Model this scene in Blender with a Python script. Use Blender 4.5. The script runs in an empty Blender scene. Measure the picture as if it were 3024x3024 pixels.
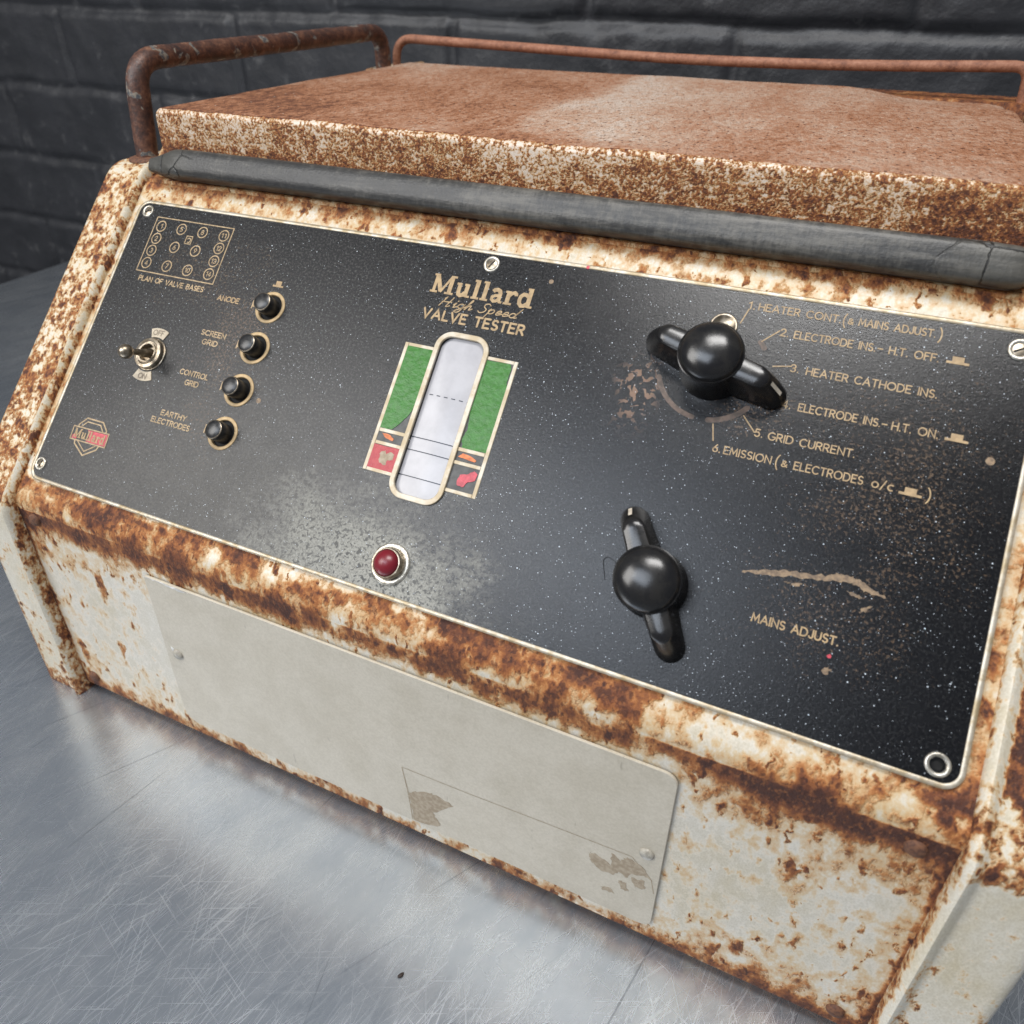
import bpy, bmesh, math, random
import numpy as np
from mathutils import Vector, Matrix

random.seed(7)
rng = np.random.default_rng(11)
SC = bpy.context.scene
COL = SC.collection
R = math.radians

# ------------------------------------------------------------------ camera
cd = bpy.data.cameras.new("camera")
cam = bpy.data.objects.new("camera", cd)
COL.objects.link(cam)
right = Vector((0.907116, 0.420858, 0.004344))
down = Vector((0.226260, -0.478925, -0.848196))
fwd = Vector((-0.354889, 0.770395, -0.529665))
M = Matrix.Identity(4)
for i in range(3):
    M[i][0], M[i][1], M[i][2] = right[i], -down[i], -fwd[i]
M.translation = Vector((0.369433, -0.205170, 0.227775))
cam.matrix_world = M
cd.sensor_width = 36.0
cd.lens = 27.4116
cd.shift_x = 0.00925
cd.shift_y = -0.05578
cd.clip_start = 0.01
cd.clip_end = 50.0
cd.dof.use_dof = True
cd.dof.focus_distance = 0.36
cd.dof.aperture_fstop = 13.0
SC.camera = cam

# ------------------------------------------------------------------ world and lamps
W = bpy.data.worlds.new("World")
SC.world = W
W.use_nodes = True
wb = W.node_tree.nodes["Background"]
wb.inputs[0].default_value = (0.84, 0.90, 1.0, 1)
wb.inputs[1].default_value = 0.15


def area(name, loc, target, sx, sy, power, col):
    l = bpy.data.lights.new(name, 'AREA')
    l.shape = 'RECTANGLE'
    l.size, l.size_y = sx, sy
    l.energy = power
    l.color = col
    o = bpy.data.objects.new(name, l)
    COL.objects.link(o)
    o.location = loc
    d = Vector(target) - Vector(loc)
    o.rotation_euler = d.to_track_quat('-Z', 'Y').to_euler()
    return o


area("window_light", (-1.12, -1.28, 1.28), (0.2, 0.0, 0.0), 0.9, 1.1, 31, (1.0, 0.975, 0.945))
area("skylight", (-0.22, -1.45, 1.60), (0.25, 0.05, 0.0), 1.0, 0.7, 17, (0.80, 0.88, 1.0))
area("overhead_fill", (0.36, -0.20, 1.60), (0.24, 0.12, 0.0), 0.8, 0.42, 22, (1.0, 0.98, 0.96))  # added lamp, out of view, to brighten the bezel and lid top

SC.render.engine = 'CYCLES'
SC.cycles.use_denoising = True
SC.cycles.max_bounces = 6
SC.view_settings.view_transform = 'Standard'
SC.view_settings.look = 'None'
SC.view_settings.gamma = 1.0
SC.view_settings.use_curve_mapping = False
SC.view_settings.exposure = 0.0

# ------------------------------------------------------------------ frames
A = R(45.7386)
SA, CA = math.sin(A), math.cos(A)
PW, PH = 0.440, 0.1638          # control panel width, height
YF = -0.0078                    # front face
ZT = -0.1555                    # table top
XL, XR = -0.0047, 0.4445        # seams between casing and the side cheeks


def P(u, v, h=0.0):
    """console plane: u along the width, v up the slope, h out of it"""
    return (u, v * CA - h * SA, v * SA + h * CA)


def Pm(u, v, h=0.0):
    return P(u / 1000, v / 1000, h / 1000)


# ------------------------------------------------------------------ numpy noise
def _lat(n, seed):
    return np.random.default_rng(seed).random((n, n))


def vnoise(x, y, seed=0, n=256):
    L = _lat(n, seed)
    xi = np.floor(x).astype(int); yi = np.floor(y).astype(int)
    fx = x - xi; fy = y - yi
    fx = fx * fx * (3 - 2 * fx); fy = fy * fy * (3 - 2 * fy)
    a = L[xi % n, yi % n]; b = L[(xi + 1) % n, yi % n]
    c = L[xi % n, (yi + 1) % n]; d = L[(xi + 1) % n, (yi + 1) % n]
    return (a * (1 - fx) + b * fx) * (1 - fy) + (c * (1 - fx) + d * fx) * fy


def fbm(x, y, seed=0, oct=4):
    s = 0; w = 0.5; t = 0
    for k in range(oct):
        s = s + w * vnoise(x * 2 ** k, y * 2 ** k, seed + k); t += w; w *= 0.5
    return s / t


def ss(a, b, x):
    t = np.clip((np.asarray(x, float) - a) / (b - a), 0, 1)
    return t * t * (3 - 2 * t)


# ------------------------------------------------------------------ shader helper
class Mat:
    def __init__(s, name):
        s.M = bpy.data.materials.new(name)
        s.M.use_nodes = True
        s.t = s.M.node_tree
        s.t.nodes.clear()
        s.out = s.t.nodes.new('ShaderNodeOutputMaterial')
        s.b = s.t.nodes.new('ShaderNodeBsdfPrincipled')
        s.t.links.new(s.b.outputs[0], s.out.inputs[0])

    def put(s, sock, v):
        if hasattr(v, 'is_output'):
            s.t.links.new(v, sock)
        elif v is not None:
            if isinstance(v, (tuple, list)) and len(v) == 3 and sock.type == 'RGBA':
                v = (*v, 1)
            sock.default_value = v

    def set(s, **k):
        for n, v in k.items():
            s.put(s.b.inputs[n.replace('_', ' ')], v)
        return s

    def pos(s):
        return s.t.nodes.new('ShaderNodeNewGeometry').outputs['Position']

    def nrm(s):
        return s.t.nodes.new('ShaderNodeNewGeometry').outputs['Normal']

    def uv(s):
        n = s.t.nodes.new('ShaderNodeUVMap'); n.uv_map = 'UVMap'
        return n.outputs[0]

    def attr(s, name):
        n = s.t.nodes.new('ShaderNodeAttribute'); n.attribute_name = name
        return n.outputs['Fac']

    def m(s, op, a, b=0.0, c=None, clamp=False):
        n = s.t.nodes.new('ShaderNodeMath'); n.operation = op; n.use_clamp = clamp
        s.put(n.inputs[0], a); s.put(n.inputs[1], b)
        if c is not None: s.put(n.inputs[2], c)
        return n.outputs[0]

    def add(s, a, b): return s.m('ADD', a, b)
    def sub(s, a, b): return s.m('SUBTRACT', a, b)
    def mul(s, a, b): return s.m('MULTIPLY', a, b)

    def ss(s, x, a, b, lo=0.0, hi=1.0):
        n = s.t.nodes.new('ShaderNodeMapRange'); n.interpolation_type = 'SMOOTHSTEP'
        s.put(n.inputs[0], x)
        for i, v in enumerate((a, b, lo, hi)): n.inputs[i + 1].default_value = v
        return n.outputs[0]

    def mix(s, f, a, b, mode='MIX'):
        n = s.t.nodes.new('ShaderNodeMix'); n.data_type = 'RGBA'; n.blend_type = mode
        s.put(n.inputs[0], f); s.put(n.inputs[6], a); s.put(n.inputs[7], b)
        return n.outputs[2]

    def noise(s, vec, scale, detail=4.0, rough=0.55, dist=0.0):
        n = s.t.nodes.new('ShaderNodeTexNoise')
        s.put(n.inputs['Vector'], vec); n.inputs['Scale'].default_value = scale
        n.inputs['Detail'].default_value = detail; n.inputs['Roughness'].default_value = rough
        n.inputs['Distortion'].default_value = dist
        return n.outputs['Fac']

    def vor(s, vec, scale, feature='F1', out='Distance', rand=1.0):
        n = s.t.nodes.new('ShaderNodeTexVoronoi'); n.feature = feature
        s.put(n.inputs['Vector'], vec); n.inputs['Scale'].default_value = scale
        n.inputs['Randomness'].default_value = rand
        return n.outputs[out]

    def map(s, vec, loc=(0, 0, 0), rot=(0, 0, 0), sc=(1, 1, 1)):
        n = s.t.nodes.new('ShaderNodeMapping')
        s.put(n.inputs[0], vec)
        n.inputs[1].default_value = loc; n.inputs[2].default_value = rot; n.inputs[3].default_value = sc
        return n.outputs[0]

    def map2(s, vec, ang, sc, loc=(0, 0, 0)):
        """turn about z first, then stretch: streaks run along the turned x axis"""
        return s.map(s.map(vec, loc=loc, rot=(0, 0, R(-ang))), sc=sc)

    def dist(s, vec, c, sc=(1, 1, 1)):
        """distance of vec to c with per-axis scale"""
        n = s.t.nodes.new('ShaderNodeVectorMath'); n.operation = 'SUBTRACT'
        s.put(n.inputs[0], vec); n.inputs[1].default_value = c
        n2 = s.t.nodes.new('ShaderNodeVectorMath'); n2.operation = 'MULTIPLY'
        s.t.links.new(n.outputs[0], n2.inputs[0]); n2.inputs[1].default_value = sc
        n3 = s.t.nodes.new('ShaderNodeVectorMath'); n3.operation = 'LENGTH'
        s.t.links.new(n2.outputs[0], n3.inputs[0])
        return n3.outputs['Value']

    def sep(s, vec):
        n = s.t.nodes.new('ShaderNodeSeparateXYZ'); s.put(n.inputs[0], vec)
        return n.outputs

    def ramp(s, f, stops):
        n = s.t.nodes.new('ShaderNodeValToRGB')
        s.put(n.inputs[0], f)
        e = n.color_ramp.elements
        while len(e) < len(stops): e.new(0.5)
        for i, (p, c) in enumerate(stops):
            e[i].position = p
            e[i].color = (*c, 1) if len(c) == 3 else c
        return n.outputs[0]

    def bump(s, h, strength, d, prev=None):
        n = s.t.nodes.new('ShaderNodeBump')
        n.inputs['Strength'].default_value = strength
        n.inputs['Distance'].default_value = d
        s.put(n.inputs['Height'], h)
        if prev is not None: s.t.links.new(prev, n.inputs['Normal'])
        s.t.links.new(n.outputs[0], s.b.inputs['Normal'])
        return n.outputs[0]


# ------------------------------------------------------------------ materials
def rusty_paint(name, paint, a1=0.32, a2=0.50, a3=0.26, s1=60, s2=170, s3=600, gloss=0.38, stain=(0.47, 0.275, 0.115), bleed=0.72, pits=420, spots=0.0, halo=(0.60, 0.43, 0.22), zs=0.64):
    k = Mat(name)
    p = k.map(k.pos(), sc=(1, 1, zs))
    r = k.attr('rust')
    n1 = k.noise(p, s1, 3, 0.5)
    n2 = k.noise(p, s2, 2.0, 0.5, 0.0)
    n3 = k.noise(p, s3, 3, 0.6)
    t = r
    for n, a in ((n1, a1), (n2, a2), (n3, a3)):
        t = k.add(t, k.mul(k.sub(n, 0.5), a))
    if spots:
        wob = k.t.nodes.new('ShaderNodeVectorMath'); wob.operation = 'MULTIPLY_ADD'
        nn = k.t.nodes.new('ShaderNodeTexNoise'); nn.inputs['Scale'].default_value = 260; nn.inputs['Detail'].default_value = 3
        k.put(nn.inputs['Vector'], p)
        k.t.links.new(nn.outputs['Color'], wob.inputs[0]); wob.inputs[1].default_value = (0.009,) * 3; k.t.links.new(p, wob.inputs[2])
        for sc_, amp in ((85, 1.0), (190, 0.8)):
            pv = k.map(wob.outputs[0], sc=(1.25, 1, 0.75))
            rad = k.sep(k.vor(pv, sc_, out='Color'))
            sp = k.ss(k.m('DIVIDE', k.vor(pv, sc_), k.add(0.08, k.mul(k.m('POWER', rad[0], 2.0), 0.50))), 1.0, 0.05)
            t = k.add(t, k.mul(k.mul(sp, k.ss(r, 0.19, 0.35)), spots * amp))
    dirt = k.noise(p, 38, 5, 0.6)
    pc = k.mix(k.ss(dirt, 0.35, 0.75), paint, tuple(c * f for c, f in zip(paint, (0.88, 0.82, 0.68))))
    fine = k.noise(p, 1400, 2, 0.5)
    pc = k.mix(k.ss(fine, 0.3, 0.7), pc, k.mix(1.0, pc, (0.86, 0.84, 0.80), 'MULTIPLY'))
    # paint -> yellow bleed -> ochre -> orange -> brown -> almost black scale
    grain = k.noise(p, 900, 3, 0.65)
    hue = k.noise(p, 120, 4, 0.6)
    t2 = k.add(t, k.mul(k.sub(grain, 0.5), 0.10))
    ra = k.ramp(t2, [(0.27, (1, 1, 1, 0)), (0.38, (*halo, 0.50)), (0.46, (0.51, 0.295, 0.118, 0.85)), (0.53, (0.42, 0.18, 0.056, 0.98)),
                     (0.585, (0.30, 0.112, 0.034, 1)), (0.66, (0.165, 0.057, 0.024, 1)), (0.79, (0.058, 0.022, 0.015, 1))])
    rn = ra.node
    c = k.mix(rn.outputs['Alpha'], pc, ra)
    fl = k.mul(k.ss(k.noise(p, 520, 3, 0.6), 0.50, 0.66), k.ss(t2, 0.54, 0.66))
    c = k.mix(k.mul(fl, 0.6), c, (0.30, 0.115, 0.038))
    pit = k.mul(k.ss(k.noise(p, pits, 2, 0.5), 0.54, 0.62), k.ss(t2, 0.43, 0.60))
    c = k.mix(k.mul(pit, 0.75), c, (0.075, 0.027, 0.016))
    c = k.mix(k.mul(k.ss(t2, 0.48, 0.60), k.ss(hue, 0.35, 0.65, 0.0, 0.45)), c, k.mix(1.0, c, (0.80, 0.66, 0.62), 'MULTIPLY'))
    k.set(Base_Color=c, Roughness=k.ss(t, 0.42, 0.58, gloss, 0.72))
    k.set(**{'Specular IOR Level': k.ss(t, 0.42, 0.55, 0.5, 0.4)})
    h = k.add(k.mul(k.ss(t, 0.44, 0.52), 0.7), k.mul(k.ss(t, 0.46, 0.6), k.mul(grain, 1.5)))
    h = k.add(h, k.mul(k.noise(p, 500, 2), 0.25))
    k.bump(h, 0.65, 0.0007)
    return k.M


CREAM = (0.595, 0.56, 0.485)
m_casing = rusty_paint("rusty_cream_paint", CREAM, spots=0.30)
m_cheek = rusty_paint("rusty_cheek_paint", (0.64, 0.60, 0.51), a1=0.32, a2=0.75, a3=0.66, s1=45, s2=210, s3=560, spots=0.28)
m_lid_front = rusty_paint("speckled_lid_paint", (0.66, 0.57, 0.485), a1=0.36, a2=0.55, a3=1.0, s1=34, s2=240, s3=720, pits=620, halo=(0.56, 0.36, 0.22), zs=1.0)


def mat_lid_top():
    k = Mat("dusty_rust_top")
    p = k.pos()
    w = k.attr('rust')     # tone: 1 = deep rust, 0 = pale
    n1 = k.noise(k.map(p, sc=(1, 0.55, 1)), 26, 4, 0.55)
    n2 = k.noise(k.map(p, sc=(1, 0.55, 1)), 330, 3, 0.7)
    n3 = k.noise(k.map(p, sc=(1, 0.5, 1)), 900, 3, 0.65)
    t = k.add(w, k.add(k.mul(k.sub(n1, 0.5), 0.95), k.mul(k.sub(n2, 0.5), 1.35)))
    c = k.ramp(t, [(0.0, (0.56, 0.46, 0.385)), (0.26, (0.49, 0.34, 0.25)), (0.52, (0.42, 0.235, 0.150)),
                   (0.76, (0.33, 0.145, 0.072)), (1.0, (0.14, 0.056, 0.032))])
    pits = k.ss(k.vor(k.map(p, sc=(1, 0.6, 1)), 330), 0.14, 0.26)
    c = k.mix(k.mul(k.sub(1.0, pits), k.ss(n2, 0.40, 0.55)), c, (0.085, 0.035, 0.022))
    rnd = k.vor(p, 230, out='Color')
    fl = k.mul(k.sub(1.0, k.ss(k.vor(p, 230), 0.08, 0.16)), k.ss(k.sep(rnd)[0], 0.80, 0.82))
    c = k.mix(fl, c, (0.62, 0.55, 0.46))
    c = k.mix(k.ss(n3, 0.4, 0.75), c, k.mix(1.0, c, (0.72, 0.70, 0.68), 'MULTIPLY'))
    k.set(Base_Color=c, Roughness=0.78)
    k.set(**{'Specular IOR Level': 0.3})
    k.bump(k.add(k.mul(n3, 1.2), k.mul(n2, 1.4)), 0.9, 0.0011)
    return k.M


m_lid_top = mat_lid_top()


def mat_panel():
    k = Mat("black_panel_enamel")
    uv = k.uv()                                    # millimetres on the panel
    nz = k.noise(uv, 0.045, 4, 0.6)
    fine = k.noise(uv, 1.1, 3, 0.6)
    mid = k.noise(uv, 0.42, 4, 0.65)
    mot = k.noise(uv, 0.85, 4, 0.7)
    px = k.sep(uv)[0]
    grit = k.ss(px, 330, 120, 0.22, 1.0)
    c = k.mix(k.mul(k.ss(mot, 0.46, 0.70), grit), (0.0040, 0.0042, 0.0052), (0.062, 0.061, 0.059))
    # bloom of grey corrosion round the pilot lamp
    d = k.add(k.dist(uv, (200, 8, 0), (0.78, 1.35, 1)), k.mul(k.sub(nz, 0.5), 75))
    g = k.mul(k.ss(d, 66, 12), k.ss(k.add(mid, k.mul(k.ss(d, 60, 0), 0.22)), 0.42, 0.62))
    c = k.mix(k.mul(g, 0.95), c, k.mix(k.ss(fine, 0.3, 0.7), (0.36, 0.355, 0.315), (0.21, 0.21, 0.19)))
    dspot = k.mul(g, k.ss(k.noise(uv, 0.55, 3, 0.55, 0.6), 0.53, 0.60))
    c = k.mix(k.mul(dspot, 0.85), c, (0.045, 0.046, 0.046))
    # left half: worn grey-brown mottling plus a dull reflection put into the colour
    d2 = k.add(k.dist(uv, (118, 20, 0), (0.55, 1, 1)), k.mul(k.sub(nz, 0.5), 70))
    mottle_sheen = k.mul(k.ss(d2, 72, 8), k.ss(k.noise(uv, 0.5, 4, 0.65), 0.38, 0.62, 0.25, 1.0))
    c = k.mix(k.mul(mottle_sheen, 0.50), c, (0.125, 0.118, 0.104))
    # brown speckle where the enamel has rubbed down to the brass
    mask = None
    for (u, v, r, s, a) in ((92, 100, 46, (1.2, 0.72, 1), 1.0), (404, 92, 58, (1.0, 0.8, 1), 0.9),
                            (388, 45, 40, (0.8, 1.0, 1), 0.8), (62, 128, 44, (0.7, 1, 1), 0.8), (345, 112, 24, (1, 1, 1), 1.0), (96, 52, 34, (1, 1, 1), 0.75)):
        q = k.mul(k.ss(k.add(k.dist(uv, (u, v, 0), s), k.mul(k.sub(nz, 0.5), 1.6 * r)), r, r * 0.1), a)
        mask = q if mask is None else k.m('MAXIMUM', mask, q)
    sp = k.noise(uv, 0.75, 4, 0.7)
    br = k.ss(k.add(sp, k.mul(mask, 0.15)), 0.65, 0.74)
    c = k.mix(k.mul(k.mul(br, 0.8), k.ss(mask, 0.02, 0.5)), c, k.mix(k.ss(fine, 0.35, 0.7), (0.15, 0.098, 0.060), (0.06, 0.042, 0.03)))
    # flaked bare brass by the upper knob
    fk = k.mul(k.ss(k.add(k.dist(uv, (300, 113, 0), (1.5, 0.85, 1)), k.mul(k.sub(nz, 0.5), 20)), 19, 3), k.ss(k.noise(uv, 0.30, 2, 0.5, 0.6), 0.56, 0.585))
    c = k.mix(fk, c, (0.19, 0.115, 0.075))
    # specks of white dust and flakes
    fmask = k.noise(uv, 0.016, 4, 0.65)
    for sc, lo, rad in ((0.30, 0.74, 0.13), (0.62, 0.62, 0.22), (1.3, 0.62, 0.32)):
        vc = k.sep(k.vor(uv, sc, out='Color'))
        dd = k.vor(uv, sc)
        spot = k.mul(k.m('LESS_THAN', dd, k.mul(k.sub(vc[0], 0.25), rad)), k.m('GREATER_THAN', k.add(vc[1], k.mul(k.sub(fmask, 0.5), 1.7)), lo))
        c = k.mix(k.mul(spot, k.add(0.3, k.mul(vc[2], 0.7))), c, (0.62, 0.68, 0.74))
    rough = k.add(k.mul(k.noise(uv, 0.12, 3), 0.10), k.add(k.add(0.13, k.mul(grit, 0.12)), k.mul(k.m('MAXIMUM', g, k.mul(mottle_sheen, 0.55)), 0.28)))
    k.set(Base_Color=c, Roughness=rough)
    k.set(**{'Specular IOR Level': 0.36})
    h = k.add(k.mul(fine, 0.6), k.mul(k.noise(uv, 2.6, 2), 0.5))
    h = k.sub(h, k.mul(k.m('MAXIMUM', g, fk), 0.5))
    k.bump(h, 0.36, 0.00030)
    return k.M


m_panel = mat_panel()


def simple(name, col, rough=0.5, metal=0.0, var=0.35, scale=300, bump=0.0, spec=0.5, col2=None, bs=900, coat=0.0, bd=0.0004):
    k = Mat(name)
    p = k.pos()
    n = k.noise(p, scale, 4, 0.6)
    c2 = col2 or tuple(c * (1 - var) for c in col)
    k.set(Base_Color=k.mix(k.ss(n, 0.35, 0.65), col, c2), Roughness=k.add(rough - 0.08, k.mul(n, 0.16)), Metallic=metal)
    k.set(**{'Specular IOR Level': spec, 'Coat Weight': coat})
    if bump: k.bump(k.noise(p, bs, 3, 0.6), bump, bd)
    return k.M


m_print = simple("worn_gold_lettering", (0.43, 0.30, 0.155), 0.5, 0.0, scale=420, col2=(0.30, 0.205, 0.105))
m_print_dim = simple("faded_gold_lettering", (0.48, 0.35, 0.20), 0.55, 0.0, scale=380, col2=(0.30, 0.215, 0.12))
m_brass = simple("tarnished_brass", (0.52, 0.375, 0.20), 0.55, 0.15, scale=350, col2=(0.40, 0.285, 0.15), bump=0.25)
m_dullplate = simple('dull_nickel_plate', (0.52, 0.45, 0.34), 0.5, 0.1, scale=400, col2=(0.40, 0.335, 0.245), bump=0.3)
m_steel = simple("worn_steel", (0.66, 0.63, 0.56), 0.34, 0.75, scale=420, bump=0.3, col2=(0.36, 0.33, 0.27))
m_oldnickel = simple("tarnished_nickel", (0.42, 0.36, 0.28), 0.33, 0.9, scale=420, col2=(0.22, 0.18, 0.13), bump=0.15)
m_trim = simple("worn_edge_metal", (0.52, 0.475, 0.395), 0.42, 0.5, scale=170, col2=(0.36, 0.285, 0.175), bump=0.3)
m_window_frame = simple("worn_window_frame", (0.56, 0.51, 0.42), 0.5, 0.2, scale=140, col2=(0.44, 0.355, 0.23), bump=0.25)
m_bakelite = simple("black_bakelite", (0.010, 0.010, 0.011), 0.22, 0.0, scale=160, bump=0.05, bs=1500, col2=(0.018, 0.017, 0.016))
m_button_black = simple("button_black_plastic", (0.012, 0.012, 0.013), 0.32, scale=500, col2=(0.03, 0.03, 0.03))
m_hole = simple("dark_hole", (0.004, 0.004, 0.004), 0.8)
m_green = simple("flaking_green_paint", (0.026, 0.135, 0.010), 0.38, scale=420, spec=0.4, col2=(0.040, 0.175, 0.022), bump=0.55, bs=300, bd=0.0008)
m_orange = simple("orange_paint_flake", (0.72, 0.19, 0.045), 0.45, scale=500, bump=0.4)
m_red = simple("flaking_red_paint", (0.36, 0.022, 0.032), 0.42, scale=450, col2=(0.42, 0.05, 0.055), bump=0.6)
m_pink = simple("pinkish_red_paint_flake", (0.60, 0.06, 0.085), 0.4, scale=300, bump=0.4)
m_field = simple("dull_grey_field", (0.075, 0.075, 0.072), 0.5, scale=300, bump=0.15)
m_ink = simple("navy_scale_ink", (0.010, 0.016, 0.035), 0.4)
m_white_mark = simple("ivory_pointer_line", (0.72, 0.64, 0.52), 0.5)
m_plate = None


def mat_plate():
    k = Mat("grey_cover_paint")
    p = k.pos()
    n = k.noise(p, 60, 5, 0.6)
    f = k.noise(p, 900, 3, 0.6)
    c = k.mix(k.ss(n, 0.35, 0.7), (0.535, 0.485, 0.395), (0.475, 0.425, 0.335))
    c = k.mix(k.ss(f, 0.3, 0.72), c, k.mix(1.0, c, (0.88, 0.87, 0.85), 'MULTIPLY'))
    r = k.attr('rust')
    t = k.add(r, k.mul(k.sub(k.noise(p, 240, 4, 0.65), 0.5), 0.9))
    c = k.mix(k.ss(t, 0.46, 0.60), c, (0.42, 0.24, 0.10))
    c = k.mix(k.ss(t, 0.58, 0.72), c, (0.16, 0.065, 0.03))
    # small scuffs
    sc = k.ss(k.noise(k.map(p, rot=(0, R(35), 0), sc=(300, 300, 50)), 1.0, 3, 0.6), 0.70, 0.74)
    c = k.mix(k.mul(sc, 0.6), c, (0.30, 0.26, 0.20))
    k.set(Base_Color=c, Roughness=0.42)
    k.bump(k.add(f, k.mul(n, 0.4)), 0.16, 0.0004)
    return k.M


m_plate = mat_plate()
m_glue = simple("brown_glue_residue", (0.29, 0.225, 0.15), 0.6, scale=500, col2=(0.40, 0.33, 0.24), bump=0.3)
m_paint_rivet = simple("grey_painted_rivet", (0.40, 0.37, 0.31), 0.4, scale=600, bump=0.2)
m_rust_screw = simple("rusted_screw", (0.075, 0.032, 0.02), 0.75, scale=600, col2=(0.16, 0.07, 0.035), bump=0.6)


def mat_handle(name, chips):
    k = Mat(name)
    p = k.pos()
    n = k.noise(p, 110, 5, 0.65)
    n2 = k.noise(p, 480, 4, 0.65)
    t = k.add(k.mul(n, 0.6), k.mul(n2, 0.4))
    if chips:
        c = k.ramp(t, [(0.36, (0.030, 0.018, 0.016)), (0.48, (0.072, 0.032, 0.022)), (0.57, (0.135, 0.060, 0.036)), (0.70, (0.27, 0.15, 0.09))])
        ch = k.ss(k.noise(p, 75, 3, 0.55, 0.8), 0.60, 0.615)
        c = k.mix(ch, c, k.mix(k.ss(n2, 0.4, 0.6), (0.075, 0.078, 0.085), (0.24, 0.21, 0.17)))
        k.set(Base_Color=c, Roughness=k.mix(ch, (0.48,) * 3, (0.32,) * 3))
    else:
        c = k.ramp(t, [(0.36, (0.14, 0.055, 0.032)), (0.5, (0.27, 0.115, 0.065)), (0.66, (0.38, 0.19, 0.12))])
        k.set(Base_Color=c, Roughness=0.68)
    k.bump(t, 0.7, 0.0009)
    return k.M


m_handle = mat_handle("rusted_handle_rod", True)
m_rail = mat_handle("rusted_thin_rail", False)


def mat_rubber():
    k = Mat("perished_black_rubber")
    p = k.pos()
    x = k.sep(p)[0]
    st = k.noise(k.map(p, sc=(60, 420, 420)), 1.0, 4, 0.65)
    cl = k.noise(k.map(p, sc=(300, 110, 110)), 1.0, 5, 0.75)
    scf = k.mul(k.sub(k.noise(p, 16, 3, 0.5), 0.5), 0.35)
    c = k.ramp(k.add(k.add(k.mul(st, 0.50), k.mul(cl, 0.5)), k.add(scf, k.ss(x, 0.08, 0.30, -0.05, 0.04))), [(0.32, (0.022, 0.022, 0.0225)), (0.48, (0.038, 0.037, 0.035)), (0.64, (0.110, 0.104, 0.092))])
    ends = k.m('MAXIMUM', k.ss(x, 0.040, 0.020), k.ss(x, 0.392, 0.416))
    c = k.mix(k.mul(ends, 0.6), c, (0.075, 0.072, 0.062))
    ed = k.vor(k.map(p, loc=(0.3, 0.1, 0.2)), 70, 'DISTANCE_TO_EDGE')
    cr = k.mul(k.ss(k.add(ed, k.mul(k.sub(k.noise(p, 500, 2), 0.5), 0.08)), 0.035, 0.010), ends)
    c = k.mix(cr, c, (0.004, 0.004, 0.004))
    k.set(Base_Color=c, Roughness=k.add(0.34, k.mul(cl, 0.22)))
    h = k.add(k.mul(cr, -3.0), k.add(k.mul(st, 0.5), k.mul(k.noise(p, 700, 3), 0.5)))
    k.bump(h, 0.45, 0.0007)
    return k.M


m_rubber = mat_rubber()


def mat_table():
    k = Mat("scratched_galvanised_steel")
    p = k.pos()
    cloud = k.noise(p, 11, 5, 0.6)
    blot = k.noise(k.map2(p, 70, (26, 60, 30)), 1.0, 6, 0.7)
    c = k.mix(k.ss(blot, 0.32, 0.7), (0.51, 0.555, 0.605), (0.60, 0.635, 0.67))
    c = k.mix(k.ss(cloud, 0.3, 0.7), c, k.mix(1.0, c, (0.86, 0.88, 0.91), 'MULTIPLY'))
    hsum = None
    lines = None
    for i, (ang, sx, sy, lo) in enumerate(((72, 20, 1100, 0.605), (95, 16, 900, 0.625), (55, 22, 1000, 0.63), (118, 16, 1000, 0.64), (84, 40, 1300, 0.60),
                                           (25, 22, 1100, 0.65), (160, 24, 1200, 0.655), (66, 7, 800, 0.68))):
        l = k.ss(k.noise(k.map2(p, ang, (sx, sy, 1), (i * 3.1, i * 1.7, 0)), 1.0, 2, 0.5, 0.1), lo, lo + 0.06)
        lines = l if lines is None else k.m('MAXIMUM', lines, l)
        hsum = l if hsum is None else k.add(hsum, k.mul(l, 1.0 if i % 2 else -1.0))
    msk = k.ss(k.noise(p, 8, 3), 0.35, 0.62, 0.30, 1.0)
    lines = k.mul(lines, msk)
    c = k.mix(k.mul(lines, 0.33), c, (0.80, 0.83, 0.86))
    dk = None
    for ang, sx, lo in ((58, 6, 0.715), (78, 8, 0.73), (102, 7, 0.735)):
        d_ = k.ss(k.noise(k.map2(p, ang, (sx, 520, 1), (9 + ang, 4, 0)), 1.0, 1.5, 0.5, 0.1), lo, lo + 0.035)
        dk = d_ if dk is None else k.m('MAXIMUM', dk, d_)
    c = k.mix(k.mul(dk, 0.55), c, (0.17, 0.19, 0.22))
    r = k.add(0.225, k.add(k.mul(k.ss(blot, 0.3, 0.75), 0.05), k.mul(lines, 0.10)))
    k.set(Base_Color=c, Metallic=0.82, Roughness=r)
    k.bump(k.add(k.mul(hsum, 0.8), k.mul(k.noise(p, 700, 3, 0.6), 0.2)), 0.05, 0.0004)
    return k.M


m_table = mat_table()


def mat_wall():
    k = Mat("black_painted_brick")
    p = k.pos()
    n = k.noise(p, 20, 5, 0.6)
    n2 = k.noise(p, 160, 4, 0.65)
    c = k.mix(k.ss(n, 0.3, 0.7), (0.017, 0.018, 0.021), (0.026, 0.027, 0.031))
    c = k.mix(k.ss(k.noise(p, 40, 5, 0.7), 0.58, 0.75), c, (0.070, 0.070, 0.072))
    k.set(Base_Color=c, Roughness=0.48)
    k.bump(k.add(n2, k.mul(k.noise(p, 45, 4, 0.6), 1.4)), 0.32, 0.0022)
    return k.M


m_wall = mat_wall()

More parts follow.
